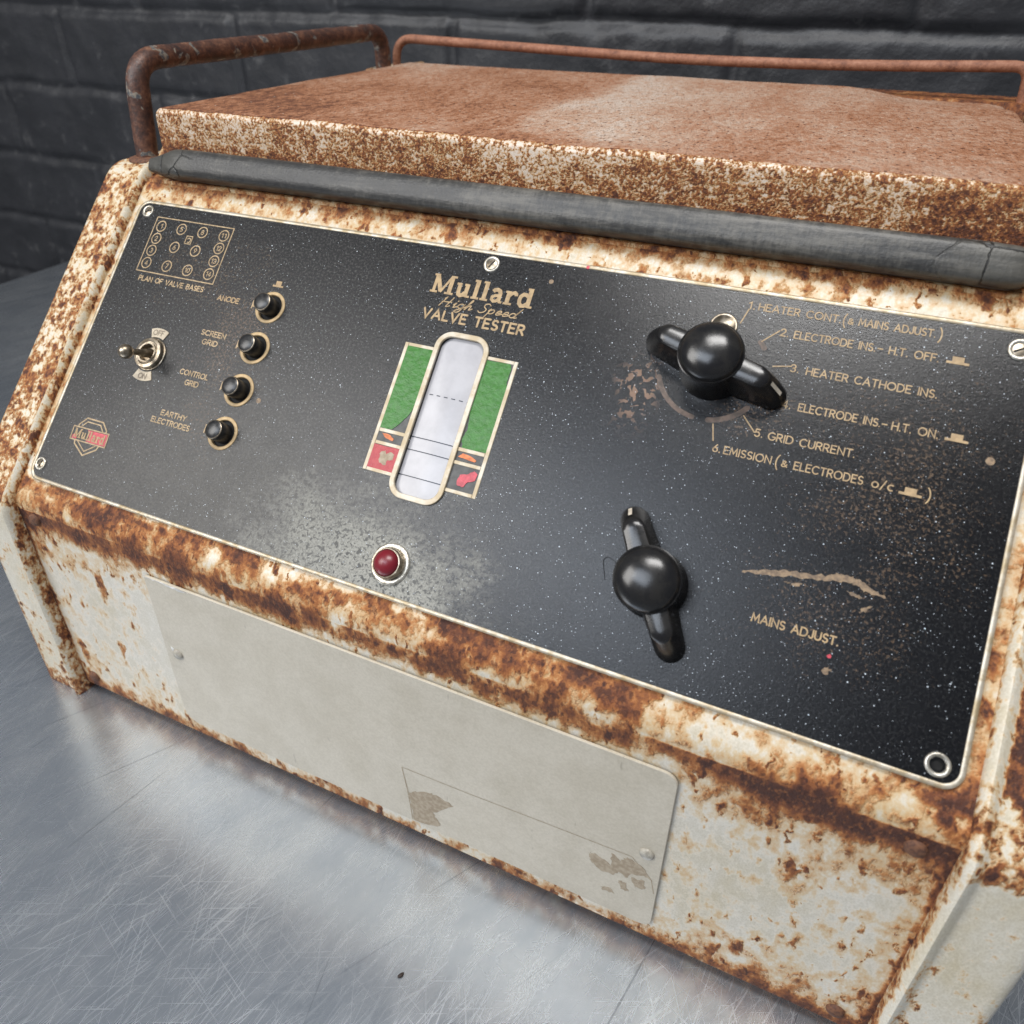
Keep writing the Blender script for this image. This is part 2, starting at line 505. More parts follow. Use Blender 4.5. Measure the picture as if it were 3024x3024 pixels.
km = Mat("translucent_white_scale")
kp = km.pos()
km.set(Base_Color=km.mix(km.ss(km.noise(kp, 90, 4, 0.6), 0.3, 0.7), (0.47, 0.465, 0.485), (0.40, 0.395, 0.415)), Roughness=0.20)
km.set(**{'Coat Weight': 0.10, 'Coat Roughness': 0.12, 'Specular IOR Level': 0.22})
m_scale = km.M
km = Mat("red_lamp_glass")
km.set(Base_Color=(0.17, 0.010, 0.018), Roughness=0.34)
km.set(**{'Coat Weight': 0.12, 'Coat Roughness': 0.2})
m_lamp = km.M


# ------------------------------------------------------------------ mesh helpers
def link(name, me, mat, parent=None, smooth=True):
    for m_ in (mat if isinstance(mat, (list, tuple)) else [mat]):
        me.materials.append(m_)
    if smooth:
        me.polygons.foreach_set('use_smooth', [True] * len(me.polygons))
    o = bpy.data.objects.new(name, me)
    COL.objects.link(o)
    if parent is not None:
        o.parent = parent
        o.matrix_parent_inverse = parent_inv(parent)
    return o


def parent_inv(p):
    return Matrix.Translation(-BASE) if p.parent is None else Matrix.Identity(4)


BASE = Vector((0.22, 0.2, ZT))


def mesh(verts, faces):
    me = bpy.data.meshes.new("m")
    me.from_pydata([tuple(map(float, v)) for v in verts], [], faces)
    me.update()
    return me


def gridmesh(V, attr=None, closed_u=False):
    """V: (n, m, 3) array of points"""
    n, m = V.shape[:2]
    idx = np.arange(n * m).reshape(n, m)
    a = idx[:-1, :-1].ravel(); b = idx[1:, :-1].ravel(); c = idx[1:, 1:].ravel(); d = idx[:-1, 1:].ravel()
    f = np.stack([a, b, c, d], 1).tolist()
    if closed_u:
        a = idx[-1, :-1]; b = idx[0, :-1]; c = idx[0, 1:]; d = idx[-1, 1:]
        f += np.stack([a, b, c, d], 1).tolist()
    me = mesh(V.reshape(-1, 3), f)
    if attr is not None:
        at = me.attributes.new('rust', 'FLOAT', 'POINT')
        at.data.foreach_set('value', np.asarray(attr, np.float32).ravel())
    return me


def fix_normals(me):
    bm = bmesh.new(); bm.from_mesh(me)
    bmesh.ops.recalc_face_normals(bm, faces=bm.faces)
    bm.to_mesh(me); bm.free()
    return me


def flip(me):
    me.flip_normals(); return me


class MB:
    """collects flat or lathed pieces in the console frame (mm): u, v, h"""
    def __init__(s): s.v = []; s.f = []
    def poly(s, pts, h=0.0):
        i = len(s.v); s.v += [(x, y, h) for x, y in pts]; s.f.append(list(range(i, i + len(pts))))
    def strip(s, L, Rr, h=0.0, closed=False):
        i = len(s.v); n = len(L)
        for a, b in zip(L, Rr): s.v += [(a[0], a[1], h), (b[0], b[1], h)]
        for k in range(n if closed else n - 1):
            j = (k + 1) % n
            s.f.append([i + 2 * k, i + 2 * k + 1, i + 2 * j + 1, i + 2 * j])
    def lathe(s, cu, cv, prof, n=40, ax=None, cap=True):
        """prof: list of (r, h)"""
        i = len(s.v); m = len(prof)
        for r, h in prof:
            for k in range(n):
                t = 2 * math.pi * k / n
                s.v.append((cu + r * math.cos(t), cv + r * math.sin(t), h))
        for a in range(m - 1):
            for k in range(n):
                j = (k + 1) % n
                s.f.append([i + a * n + k, i + a * n + j, i + (a + 1) * n + j, i + (a + 1) * n + k])
        if cap: s.f.append([i + (m - 1) * n + k for k in range(n)])
    def build(s, name, mat, parent=None, frame=Pm, smooth=True, fix=False):
        me = mesh([frame(*v) for v in s.v], s.f)
        if fix: fix_normals(me)
        return link(name, me, mat, parent, smooth)


def Fm(x, z, h=0.0):
    """front face frame in mm: x, z, h towards the viewer"""
    return (x / 1000, YF - h / 1000, z / 1000)


def shade_angle(o, ang=35):
    me = o.data
    try:
        me.set_sharp_from_angle(angle=R(ang))
    except Exception:
        pass
    return o


def tag(o, label=None, cat=None, group=None, kind=None):
    if label: o['label'] = label
    if cat: o['category'] = cat
    if group: o['group'] = group
    if kind: o['kind'] = kind
    return o


# ------------------------------------------------------------------ brick wall
def build_wall():
    YW = 0.62
    xs = np.arange(-1.55, 1.45, 0.005); zs = np.arange(-0.75, 0.75, 0.0045)
    X, Z = np.meshgrid(xs, zs, indexing='ij')
    ch, bl = 0.0985, 0.294
    Xw = X + (fbm(X * 22, Z * 22, 5) - 0.5) * 0.010
    Zw = Z + (fbm(X * 16 + 40, Z * 26, 9) - 0.5) * 0.010
    q = (Zw + 0.1125) / ch
    row = np.floor(q); fz = (q - row) * ch
    off = np.where(row % 2 == 0, -0.51 - 0.147, -0.51)
    qx = (Xw - off) / bl
    colm = np.floor(qx); fx = (qx - colm) * bl
    dz = np.minimum(fz, ch - fz); dx = np.minimum(fx, bl - fx)
    hsh = lambda a, b, s: np.modf(np.abs(np.sin(a * 12.9898 + b * 78.233 + s * 37.7) * 43758.5453))[0]
    d = np.minimum(dz, dx * 1.2)
    hgt = ss(0.001, 0.009, d) * (0.0050 + 0.002 * hsh(row, colm, 1))
    hgt += (hsh(row, colm, 2) - 0.5) * 0.003 * ss(0.002, 0.016, d)
    hgt += ((fx / bl - 0.5) * (hsh(row, colm, 3) - 0.5) + (fz / ch - 0.5) * (hsh(row, colm, 4) - 0.3)) * 0.0035
    hgt += (fbm(X * 45, Z * 45, 21) - 0.5) * 0.0040 + (fbm(X * 12, Z * 12, 31) - 0.5) * 0.003
    V = np.stack([X, YW - hgt, Z], -1)
    o = link("brick_wall", gridmesh(V), m_wall)
    tag(o, "black painted brick wall standing behind the metal table", "wall")


build_wall()


# ------------------------------------------------------------------ table
def build_table():
    x0, x1, y0, y1 = -0.728, 1.30, -1.05, 0.60
    bm = bmesh.new()
    r = 0.006
    # folded sheet: flat top, rounded edge, 45 mm apron
    ring = [(0, 0)]
    prof = [(0.0, 0.0)] + [(r * math.sin(t), -r + r * math.cos(t)) for t in (R(30), R(60), R(90))] + [(r, -0.045)]
    loops = []
    for o_, dz in prof:
        c = [(x0 + r - o_, y0 + r - o_), (x1 - r + o_, y0 + r - o_), (x1 - r + o_, y1 - r + o_), (x0 + r - o_, y1 - r + o_)]
        loops.append([bm.verts.new((x, y, ZT + dz)) for x, y in c])
    bm.faces.new(loops[0])
    for a, b in zip(loops, loops[1:]):
        for k in range(4):
            bm.faces.new((a[k], b[k], b[(k + 1) % 4], a[(k + 1) % 4]))
    bmesh.ops.recalc_face_normals(bm, faces=bm.faces)
    me = bpy.data.meshes.new("table")
    bm.to_mesh(me); bm.free()
    o = link("metal_table", me, m_table, smooth=True)
    shade_angle(o, 40)
    tag(o, "scratched grey galvanised metal table top carrying the rusty tester", "table")


build_table()

# ------------------------------------------------------------------ the tester
T = bpy.data.objects.new("valve_tester", None)
COL.objects.link(T)
T.location = BASE
tag(T, "rusty cream valve tester with black sloping control panel standing on the metal table", "test instrument")


# casing: one folded sheet from under the rubber bar down the slope and the front
def build_casing():
    pts = []      # (y, z, tag, s)
    hb = -0.0016
    path = []
    for v in np.linspace(0.200, 0.1775, 6): path.append(P(0, v, hb - 0.0035 * ss(0.177, 0.180, v))[1:] + ('t', v))
    path.append(P(0, 0.1765, hb - 0.0012)[1:] + ('t', 0.1765))
    for v in np.linspace(0.1755, -0.004, 84): path.append(P(0, v, hb)[1:] + ('s', v))
    # rounded belly
    Lp = np.array(P(0, -0.0040, hb)[1:])
    Ip = None
    # intersection of the sloped sheet with the front plane
    v_i = (YF + hb * SA) / CA
    I = np.array(P(0, v_i, hb)[1:])
    a0 = np.array(P(0, v_i + 0.0055, hb)[1:]); a1 = I + np.array([0, -0.0055])
    path = [q for q in path if not (q[2] == 's' and q[3] < v_i + 0.0058)]
    for t in np.linspace(0, 1, 9):
        q = (1 - t) ** 2 * a0 + 2 * t * (1 - t) * I + t * t * a1
        path.append((q[0], q[1], 'b', t))
    for z in np.linspace(a1[1] - 0.001, -0.1475, 92): path.append((YF, z, 'f', z))
    for t in np.linspace(0.2, 1, 5): path.append((YF + 0.003 * (1 - math.cos(t * math.pi / 2)), -0.1475 - 0.003 * math.sin(t * math.pi / 2), 'e', t))
    path.append((YF + 0.014, -0.1507, 'e', 1))
    nx = 240
    xs = np.linspace(XL - 0.003, XR + 0.003, nx)
    n = len(path)
    V = np.zeros((n, nx, 3)); Ra = np.zeros((n, nx))
    zb = a1[1]
    lowx = fbm(xs * 22, xs * 0 + 3.3, 3, 4)
    lowx2 = fbm(xs * 60, xs * 0 + 1.3, 8, 4)
    edge = np.minimum(xs - XL, XR - xs)
    arcl = np.concatenate([[0], np.cumsum(np.hypot(np.diff([q[0] for q in path]), np.diff([q[1] for q in path])))])
    for i, (y, z, tg, s) in enumerate(path):
        lowx2 = fbm(xs * 55, np.full_like(xs, arcl[i] * 75 + 1.3), 8, 3)
        V[i, :, 0] = xs; V[i, :, 1] = y; V[i, :, 2] = z
        if tg == 't':
            r = 0.47 + 0.1 * lowx2
        elif tg == 's':
            top = ss(0.160, 0.177, s)
            r = 0.395 + 0.11 * (lowx2 - 0.5) + 0.16 * ss(0.170, 0.1765, s) + 0.14 * ss(0.012, -0.004, s)
            r = r - 0.07 * ss(0.03, 0.0, s) + 0.30 * ss(0.010, -0.009, s) * (ss(0.36, 0.64, lowx2) - 0.22) + 0.10 * ss(0.30, 0.05, xs) * top * 0.6
            r = r + 0.14 * ss(0.418, 0.440, xs) * ss(0.12, 0.0, s)
        elif tg == 'b':
            r = 0.50 + 0.30 * (lowx - 0.5) + 0.50 * (lowx2 - 0.5)
        elif tg == 'f':
            dep = zb - z
            wid = 0.016 + 0.016 * lowx + 0.004 * (lowx2 - 0.5)
            core = np.exp(-((dep - 0.0045 - 0.003 * (lowx - 0.5)) / (0.0045 + 0.003 * lowx)) ** 2)
            band = (0.24 + 0.19 * core) * (1 - ss(wid * 0.3, wid, dep)) * (1 + 0.6 * (lowx2 - 0.5))
            halo = 0.14 * (1 - ss(wid * 0.6, wid + 0.024, dep))
            bot = (0.19 * ss(-0.134, -0.147, z - 0.006 * (lowx - 0.5)) + 0.08 * ss(-0.11, -0.14, z)) * (0.7 + 0.7 * lowx2)
            sea = 0.09 * ss(0.025, 0.0, edge) + 0.25 * ss(0.003, 0.0, edge)
            rt = 0.118 * ss(0.335, 0.37, xs) + 0.085 * ss(0.095, 0.05, xs)
            r = 0.205 + np.maximum(band, halo) + bot + sea * (0.6 + 0.8 * fbm(np.full_like(xs, z * 60), xs * 30, 14, 3)) + rt
        else:
            r = 0.50 + 0.15 * lowx2
        Ra[i] = r
    link("casing", gridmesh(V, Ra), m_casing, T)


build_casing()


# side cheeks
def build_cheek(sgn):
    """sgn=-1: cheek at low x, +1: at high x"""
    xs = XL if sgn < 0 else XR
    YFc = YF - 0.0048
    vi = YFc / CA
    Ib = np.array(P(0, vi)[1:])                      # belly corner
    vt = 0.1335 / SA
    It = np.array(P(0, vt)[1:]); It[1] = 0.1335; zt = 0.1320
    It = np.array([P(0, zt / SA)[1], zt])
    key = [np.array([YFc, ZT + 0.0002]), Ib, It, np.array([0.385, zt]), np.array([0.395, 0.157]), np.array([0.448, 0.157]), np.array([0.450, ZT])]
    rad = [0, 0.007, 0.010, 0.006, 0.006, 0.006, 0]
    path = []
    for i, q in enumerate(key):
        if rad[i] == 0: path.append(q); continue
        a = key[i - 1] - q; b = key[i + 1] - q
        a /= np.linalg.norm(a); b /= np.linalg.norm(b)
        for t in np.linspace(0, 1, 9):
            path.append((1 - t) ** 2 * (q + a * rad[i]) + 2 * t * (1 - t) * q + t * t * (q + b * rad[i]))
    # resample
    path = np.array(path)
    L = np.concatenate([[0], np.cumsum(np.linalg.norm(np.diff(path, axis=0), axis=1))])
    ns = 420
    sL = np.linspace(0, L[-1], ns)
    y = np.interp(sL, L, path[:, 0]); z = np.interp(sL, L, path[:, 1])
    ty = np.gradient(y); tz = np.gradient(z); l = np.hypot(ty, tz); ny, nz = -tz / l, ty / l
    # cross-section: (distance from seam, height)
    cs = [(0.0, -0.010), (0.0, -0.003), (0.0003, -0.0005), (0.0012, 0.0016), (0.0028, 0.0026), (0.0044, 0.0020), (0.0058, 0.0006), (0.0072, 0.0)]
    cs += [(d_, 0.0) for d_ in np.linspace(0.009, 0.0275, 10)]
    cs += [(0.0300, -0.0006), (0.0316, -0.0020), (0.0324, -0.0045), (0.0324, -0.012)]
    cs = np.array(cs)
    m = len(cs)
    V = np.zeros((ns, m, 3)); Ra = np.zeros((ns, m))
    low = fbm(sL * 55, sL * 0 + 2 + sgn, 17, 2)
    for j, (d_, h) in enumerate(cs):
        x = xs + sgn * d_
        V[:, j, 0] = x
        V[:, j, 1] = y + ny * h; V[:, j, 2] = z + nz * h
        slope = (z > Ib[1] + 0.002) & (y < 0.14)
        vv = (y * CA + z * SA)
        lower = z < Ib[1] - 0.001
        r = np.full(ns, 0.45)
        if sgn < 0:
            r = np.where(slope, 0.435 + 0.12 * (low - 0.5) + 0.075 * ss(0.12, 0.02, vv), r)
            if 0.0006 < d_ < 0.006: r = np.where(slope, r - 0.11, r)
            r = np.where(lower, 0.275 + (0.10 if 0.0005 < d_ < 0.007 else 0.0) * ss(0.45, 0.6, low) + 0.25 * ss(-0.13, -0.152, z), r)
            if d_ > 0.026: r = np.where(lower, r + 0.14, r)
        else:
            flat = d_ > 0.0065
            corner = ss(0.0055, 0.016, d_) * 0.006
            r = np.where(slope, np.where(flat & (vv > 0.0045 - corner), 0.74, 0.33 + 0.30 * (low - 0.5)), r)
            r = np.where(lower, 0.205 + (0.17 * ss(0.40, 0.60, low) if 0.004 < d_ < 0.0095 else 0.06 * low), r)
            fil = np.exp(-((z - (Ib[1] - 0.006)) / 0.004) ** 2) * (y < 0.0)
            r = r + (0.24 * fil if 0.006 < d_ < 0.020 else 0.06 * fil)
        if d_ <= 0.0003: r = np.maximum(r, 0.47)
        Ra[:, j] = r
    me = gridmesh(V, Ra)
    if sgn < 0: me.flip_normals()
    bm = bmesh.new(); bm.from_mesh(me); bm.verts.ensure_lookup_table()
    side = [bm.verts[i * m + m - 1] for i in range(ns)]
    bm.faces.new(side)
    bmesh.ops.recalc_face_normals(bm, faces=bm.faces)
    bm.to_mesh(me); bm.free()
    o = link("side_cheek", me, m_cheek, T)
    shade_angle(o, 50)
    return o


cheek_l = build_cheek(-1)
tag(cheek_l, "mottled rusty side cheek with a painted lower front edge")
cheek_r = build_cheek(1)
tag(cheek_r, "side cheek with dark brown rust above clean cream paint")


# raised ledge at the back, between the cheeks, and the roof of the casing
def build_back():
    V = []
    prof = [(0.130, 0.1300), (0.409, 0.1300), (0.412, 0.150), (0.414, 0.157), (0.448, 0.157), (0.450, 0.150), (0.450, -0.1500)]
    xs = np.linspace(XL - 0.001, XR + 0.001, 60)
    V = np.array([[(x, y, z) for x in xs] for y, z in prof])
    ra = np.full(V.shape[:2], 0.62)
    o = link("rear_casing", flip(gridmesh(V, ra)), m_casing, T)
    shade_angle(o, 40)


build_back()


# lid
def build_lid():
    x0, x1, y0, y1, zt, zb = 0.0, 0.433, 0.1362, 0.4085, 0.1622, 0.1335
    r = 0.0035
    nx, ny = 220, 130
    ex = [x0 - 0] * 0
    def coords(a, b, n):
        core = np.linspace(a + r, b - r, n)
        arc = [r * (1 - math.sin(t)) for t in np.linspace(0, math.pi / 2, 5)]
        return core
    xs = coords(x0, x1, nx); ys = coords(y0, y1, ny)
    def drop(x, y):
        # bent-down rear corner, ripples of the beaten sheet
        d = 0.0055 * ss(0.335, 0.385, x) * ss(0.33, 0.40, y)
        d = d + 0.0015 * ss(0.422, 0.436, x) * ss(0.30, 0.41, y)
        d = d + 0.0016 * (fbm(x * 18, y * 18, 41, 3) - 0.5) + 0.0009 * (fbm(x * 90, y * 60, 43, 2) - 0.5) * ss(0.16, 0.136, y)
        return d
    # columns: skirt, arc, core, arc, skirt
    def side(a, b, core):
        out = []
        for dz in (zb - zt + r, -0.014 + 0, -0.006): out.append((a, dz if dz < 0 else 0))
        return out
    def line(a, b, core):
        q = []
        for f in np.linspace(1, 0, 7): q.append((a, (zb - zt + r) * f, 0))
        for t in np.linspace(0, math.pi / 2, 6)[1:]: q.append((a + r * (1 - math.cos(t)), r * math.sin(t), 0))
        for c in core[1:-1]: q.append((c, r, 1))
        for t in np.linspace(math.pi / 2, 0, 6)[:-1]: q.append((b - r * (1 - math.cos(t)), r * math.sin(t), 0))
        for f in np.linspace(0, 1, 7): q.append((b, (zb - zt + r) * f, 0))
        return q
    QX = line(x0, x1, xs); QY = line(y0, y1, ys)
    n, m = len(QX), len(QY)
    V = np.zeros((n, m, 3)); top = np.zeros((n, m)); front = np.zeros((n, m))
    for i, (x, hx, _) in enumerate(QX):
        for j, (y, hy, __) in enumerate(QY):
            h = min(hx, hy) if (hx < 0 or hy < 0) else (r - math.sqrt(max(0, (r - hx) ** 2 + (r - hy) ** 2)) if (hx < r and hy < r) else min(hx, hy))
            V[i, j] = (x, y, h)
    X = V[..., 0]; Y = V[..., 1]
    V[..., 2] = zt - r + V[..., 2] - drop(X, Y)
    frontface = np.array([[1.0 if (qy[1] < r * 0.92 and qy[0] < 0.2) else 0.0 for qy in QY] for qx in QX])
    top_tone = 0.66 + 0.0 * X
    top_tone -= 0.42 * ss(0.190, 0.212, X + 0.014 * (fbm(X * 30, Y * 30, 51) - 0.5)) * (1 - ss(0.214, 0.315, X)) * ss(0.14, 0.17, Y)  # pale streak running back across the lid, firm left edge, fading right
    top_tone -= 0.16 * ss(0.20, 0.28, X)
    top_tone += 0.22 * ss(0.14, 0.02, X) * ss(0.27, 0.17, Y)
    top_tone -= 0.22 * ss(0.30, 0.40, Y) * ss(0.12, 0.02, X)
    top_tone += 0.14 * ss(0.36, 0.43, X)
    fr = 0.495 + 0.08 * ss(0.30, 0.43, X) + 0.06 * (fbm(X * 25, X * 0 + 4.4, 61) - 0.5)
    zrel = (zt - V[..., 2])
    fr = fr + 0.13 * ss(0.0175, 0.0225, zrel) - 0.06 * ss(0.006, 0.002, zrel)
    rust = np.where(frontface > 0.5, fr, top_tone)
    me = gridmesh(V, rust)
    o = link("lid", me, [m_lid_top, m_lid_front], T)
    mi = []
    for p in me.polygons:
        i, j = divmod(p.vertices[0], m)
        mi.append(1 if frontface[i, j] > 0.5 else 0)
    me.polygons.foreach_set('material_index', mi)
    fix_normals(me)
    return o


build_lid()


# ------------------------------------------------------------------ tubes
def tube_mesh(pts, radius, n=16, attr=None):
    pts = np.array(pts, float)
    tan = np.gradient(pts, axis=0); tan /= np.linalg.norm(tan, axis=1)[:, None]
    ref = np.array([0.01, 0.02, 1.0]) if abs(tan[0][2]) < 0.9 else np.array([1.0, 0.03, 0.02])
    u = np.cross(tan[0], ref); u /= np.linalg.norm(u)
    rings = []
    for i in range(len(pts)):
        u = u - tan[i] * (u @ tan[i]); u /= np.linalg.norm(u)
        w = np.cross(tan[i], u)
        rr = radius[i] if hasattr(radius, '__len__') else radius
        th = np.linspace(0, 2 * math.pi, n, endpoint=False)
        rings.append(pts[i] + rr * (np.cos(th)[:, None] * u + np.sin(th)[:, None] * w))
    V = np.array(rings).transpose(1, 0, 2)
    me = gridmesh(V, None, closed_u=True)
    bm = bmesh.new(); bm.from_mesh(me); bm.verts.ensure_lookup_table()
    L = len(pts)
    bm.faces.new([bm.verts[k * L] for k in range(n)])
    bm.faces.new([bm.verts[k * L + L - 1] for k in range(n)])
    bmesh.ops.recalc_face_normals(bm, faces=bm.faces)
    bm.to_mesh(me); bm.free()
    return me


def bent(key, rad, step=0.003):
    out = []
    key = [np.array(k, float) for k in key]
    for i, q in enumerate(key):
        if i in (0, len(key) - 1): out.append(q); continue
        a = key[i - 1] - q; b = key[i + 1] - q
        rr = rad[i] if hasattr(rad, '__len__') else rad
        a /= np.linalg.norm(a); b /= np.linalg.norm(b)
        for t in np.linspace(0, 1, 11):
            out.append((1 - t) ** 2 * (q + a * rr) + 2 * t * (1 - t) * q + t * t * (q + b * rr))
    out = np.array(out)
    L = np.concatenate([[0], np.cumsum(np.linalg.norm(np.diff(out, axis=0), axis=1))])
    s = np.linspace(0, L[-1], int(L[-1] / step) + 2)
    return np.stack([np.interp(s, L, out[:, k]) for k in range(3)], 1)


def build_handle(x):
    k = bent([(x, 0.1425, 0.131), (x, 0.1480, 0.1835), (x, 0.402, 0.1840), (x, 0.403, 0.156)], 0.016)
    wob = (fbm(np.arange(len(k)) * 0.2, np.arange(len(k)) * 0, 71) - 0.5) * 0.0006
    me = tube_mesh(k, list(0.0062 + wob), 20)
    o = link("carrying_handle", me, m_handle, T)
    f = MB()
    c = (x * 1000, 142.5)
    f.lathe(c[0], c[1], [(10.5, 131.5), (10.2, 133.0), (7.5, 133.8), (6.3, 134.0)], 28)
    f.build("collar", m_rust_screw, o, frame=lambda a, b, h: (a / 1000, b / 1000, h / 1000))
    return o


build_handle(-0.0205)
build_handle(0.4605)

rk = bent([(-0.0185, 0.420, 0.150), (-0.0175, 0.420, 0.1785), (0.09, 0.420, 0.1757), (0.22, 0.420, 0.1722), (0.335, 0.420, 0.1732),
           (0.4405, 0.420, 0.1775), (0.4425, 0.420, 0.150)], [0, 0.016, 0.04, 0.05, 0.05, 0.009, 0])
link("rear_rail", tube_mesh(rk, 0.0034, 14), m_rail, T)


# rubber bar
def build_bar():
    yc, zc, r = 0.1268, 0.1352, 0.0084
    xs = np.linspace(0.0005, 0.4285, 215)
    n = 40
    th = np.linspace(0, 2 * math.pi, n, endpoint=False)
    V = np.zeros((n, len(xs), 3))
    for j, x in enumerate(xs):
        k = 1.0
        lift = 0.0
        if x < 0.03:
            k = 0.42 + 0.58 * float(ss(-0.006, 0.024, x)); lift = -0.0022 * float(ss(0.03, 0.0, x))
        if x > 0.418: k = 1 - 0.35 * ((x - 0.418) / 0.0105) ** 3
        rr = r * k * (1 + 0.010 * (fbm(np.array([x * 40]), np.array([1.0]), 81)[0] - 0.5))
        rough = 1 + 0.10 * (fbm(np.cos(th) * 2 + 7, np.sin(th) * 2 + x * 150 + 7, 83, 3) - 0.5) * float(max(ss(0.04, 0.01, x), ss(0.395, 0.42, x)))
        V[:, j, 0] = x
        ph = th - R(150)
        sq = (np.abs(np.cos(ph)) ** 3.6 + np.abs(np.sin(ph)) ** 3.6) ** (-1 / 3.6)
        sq = sq / sq.mean() * 0.985
        V[:, j, 1] = yc + 0.0012 * math.sin(x * 9) * 0.4 + rr * sq * np.cos(th) * rough
        V[:, j, 2] = zc + lift + rr * sq * np.sin(th) * rough
    me = gridmesh(V, None, closed_u=True)
    bm = bmesh.new(); bm.from_mesh(me); bm.verts.ensure_lookup_table()
    L = len(xs)
    bm.faces.new([bm.verts[k * L] for k in range(n)]); bm.faces.new([bm.verts[k * L + L - 1] for k in range(n)])
    bmesh.ops.recalc_face_normals(bm, faces=bm.faces)
    bm.to_mesh(me); bm.free()
    o = link("rubber_bar", me, m_rubber, T)
    shade_angle(o, 50)


build_bar()


# ------------------------------------------------------------------ outlines
def rrect(u0, v0, u1, v1, r, n=8):
    p = []
    rs = r if hasattr(r, '__len__') else (r,) * 4
    for (cx, cy, a0), rr in zip(((u1, v0, -90), (u1, v1, 0), (u0, v1, 90), (u0, v0, 180)), rs):
        ox = cx - rr if cx == u1 else cx + rr
        oy = cy - rr if cy == v1 else cy + rr
        for k in range(n + 1):
            t = R(a0 + 90 * k / n)
            p.append((ox + rr * math.cos(t), oy + rr * math.sin(t)))
    return p


def plate_mesh(outer, holes, h0, h1, frame, edge=0.35):
    """plate with bevelled edge and holes; returns mesh with UV = the two plane coordinates"""
    bm = bmesh.new()
    def ring(pts, h): return [bm.verts.new((*q, h)) for q in pts]
    def inset(pts, d):
        c = np.array(pts); n = len(c)
        t = np.roll(c, -1, 0) - np.roll(c, 1, 0); t /= np.linalg.norm(t, axis=1)[:, None]
        return [(x - ty * d, y + tx * d) for (x, y), (tx, ty) in zip(c, t)]
    o0 = ring(outer, h0); o1 = ring(outer, h1 - edge); o2 = ring(inset(outer, edge), h1)
    n = len(outer)
    for a, b in ((o0, o1), (o1, o2)):
        for k in range(n): bm.faces.new((a[k], a[(k + 1) % n], b[(k + 1) % n], b[k]))
    edges = [bm.edges.get((o2[k], o2[(k + 1) % n])) for k in range(n)]
    for hl in holes:
        t = ring(hl, h1); bt = ring(hl, h0 - 2.2)
        q = len(hl)
        for k in range(q):
            bm.faces.new((t[k], t[(k + 1) % q], bt[(k + 1) % q], bt[k]))
        edges += [bm.edges.get((t[k], t[(k + 1) % q])) for k in range(q)]
    bmesh.ops.triangle_fill(bm, use_beauty=True, use_dissolve=False, edges=edges)
    bmesh.ops.recalc_face_normals(bm, faces=bm.faces)
    uvl = bm.loops.layers.uv.new('UVMap')
    for f in bm.faces:
        for l in f.loops: l[uvl].uv = (l.vert.co.x, l.vert.co.y)
    for v in bm.verts: v.co = frame(*v.co)
    me = bpy.data.meshes.new("plate")
    bm.to_mesh(me); bm.free()
    return me


def ring_strip(mb, pts, w, h, inner_h=None):
    """band of width w inside the closed outline pts"""
    c = np.array(pts)
    t = np.roll(c, -1, 0) - np.roll(c, 1, 0); t /= np.linalg.norm(t, axis=1)[:, None]
    inn = c + np.stack([-t[:, 1], t[:, 0]], 1) * w
    mb.strip(pts, [tuple(q) for q in inn], h, closed=True)


def frame_band(mb, pts, w, h0, h1, bev=0.25):
    """raised band (solid) along closed outline: outer wall, top, inner wall"""
    c = np.array(pts)
    t = np.roll(c, -1, 0) - np.roll(c, 1, 0); t /= np.linalg.norm(t, axis=1)[:, None]
    nrm = np.stack([-t[:, 1], t[:, 0]], 1)
    i = len(mb.v); n = len(c)
    rows = [(0, h0), (0, h1 - bev), (bev, h1), (w - bev, h1), (w, h1 - bev), (w, h0)]
    for o_, h in rows:
        for q, nn in zip(c, nrm): mb.v.append((*(q + nn * o_), h))
    for a in range(len(rows) - 1):
        for k in range(n):
            j = (k + 1) % n
            mb.f.append([i + a * n + k, i + a * n + j, i + (a + 1) * n + j, i + (a + 1) * n + k])


# ------------------------------------------------------------------ control panel
outer = rrect(0, 0, 440, 163.8, 7.0)
WIN = rrect(206.9, 44.3, 229.6, 119.7, 6.0)
BTN = [(109.4, 116.4), (109.4, 94.4), (109.4, 71.9), (109.4, 49.4)]
circ = lambda u, v, r, n=28: [(u + r * math.cos(2 * math.pi * k / n), v + r * math.sin(2 * math.pi * k / n)) for k in range(n)]
holes = [list(WIN)] + [circ(u, v, 6.9) for u, v in BTN] + [circ(431.6, 7.0, 1.9, 20)]
panel = link("control_panel", plate_mesh(outer, holes, -1.5, 0.0, Pm), m_panel, T, smooth=False)
tm = MB()
frame_band(tm, rrect(-0.1, -0.1, 440.1, 163.9, 7.1), 1.9, -1.0, 0.28)
tm.build("edge_trim", m_trim, panel)

# ------------------------------------------------------------------ stroke lettering
def arc(cx, cy, rx, ry, a0, a1, n=9):
    return [(cx + rx * math.cos(R(a0 + (a1 - a0) * k / (n - 1))), cy + ry * math.sin(R(a0 + (a1 - a0) * k / (n - 1)))) for k in range(n)]


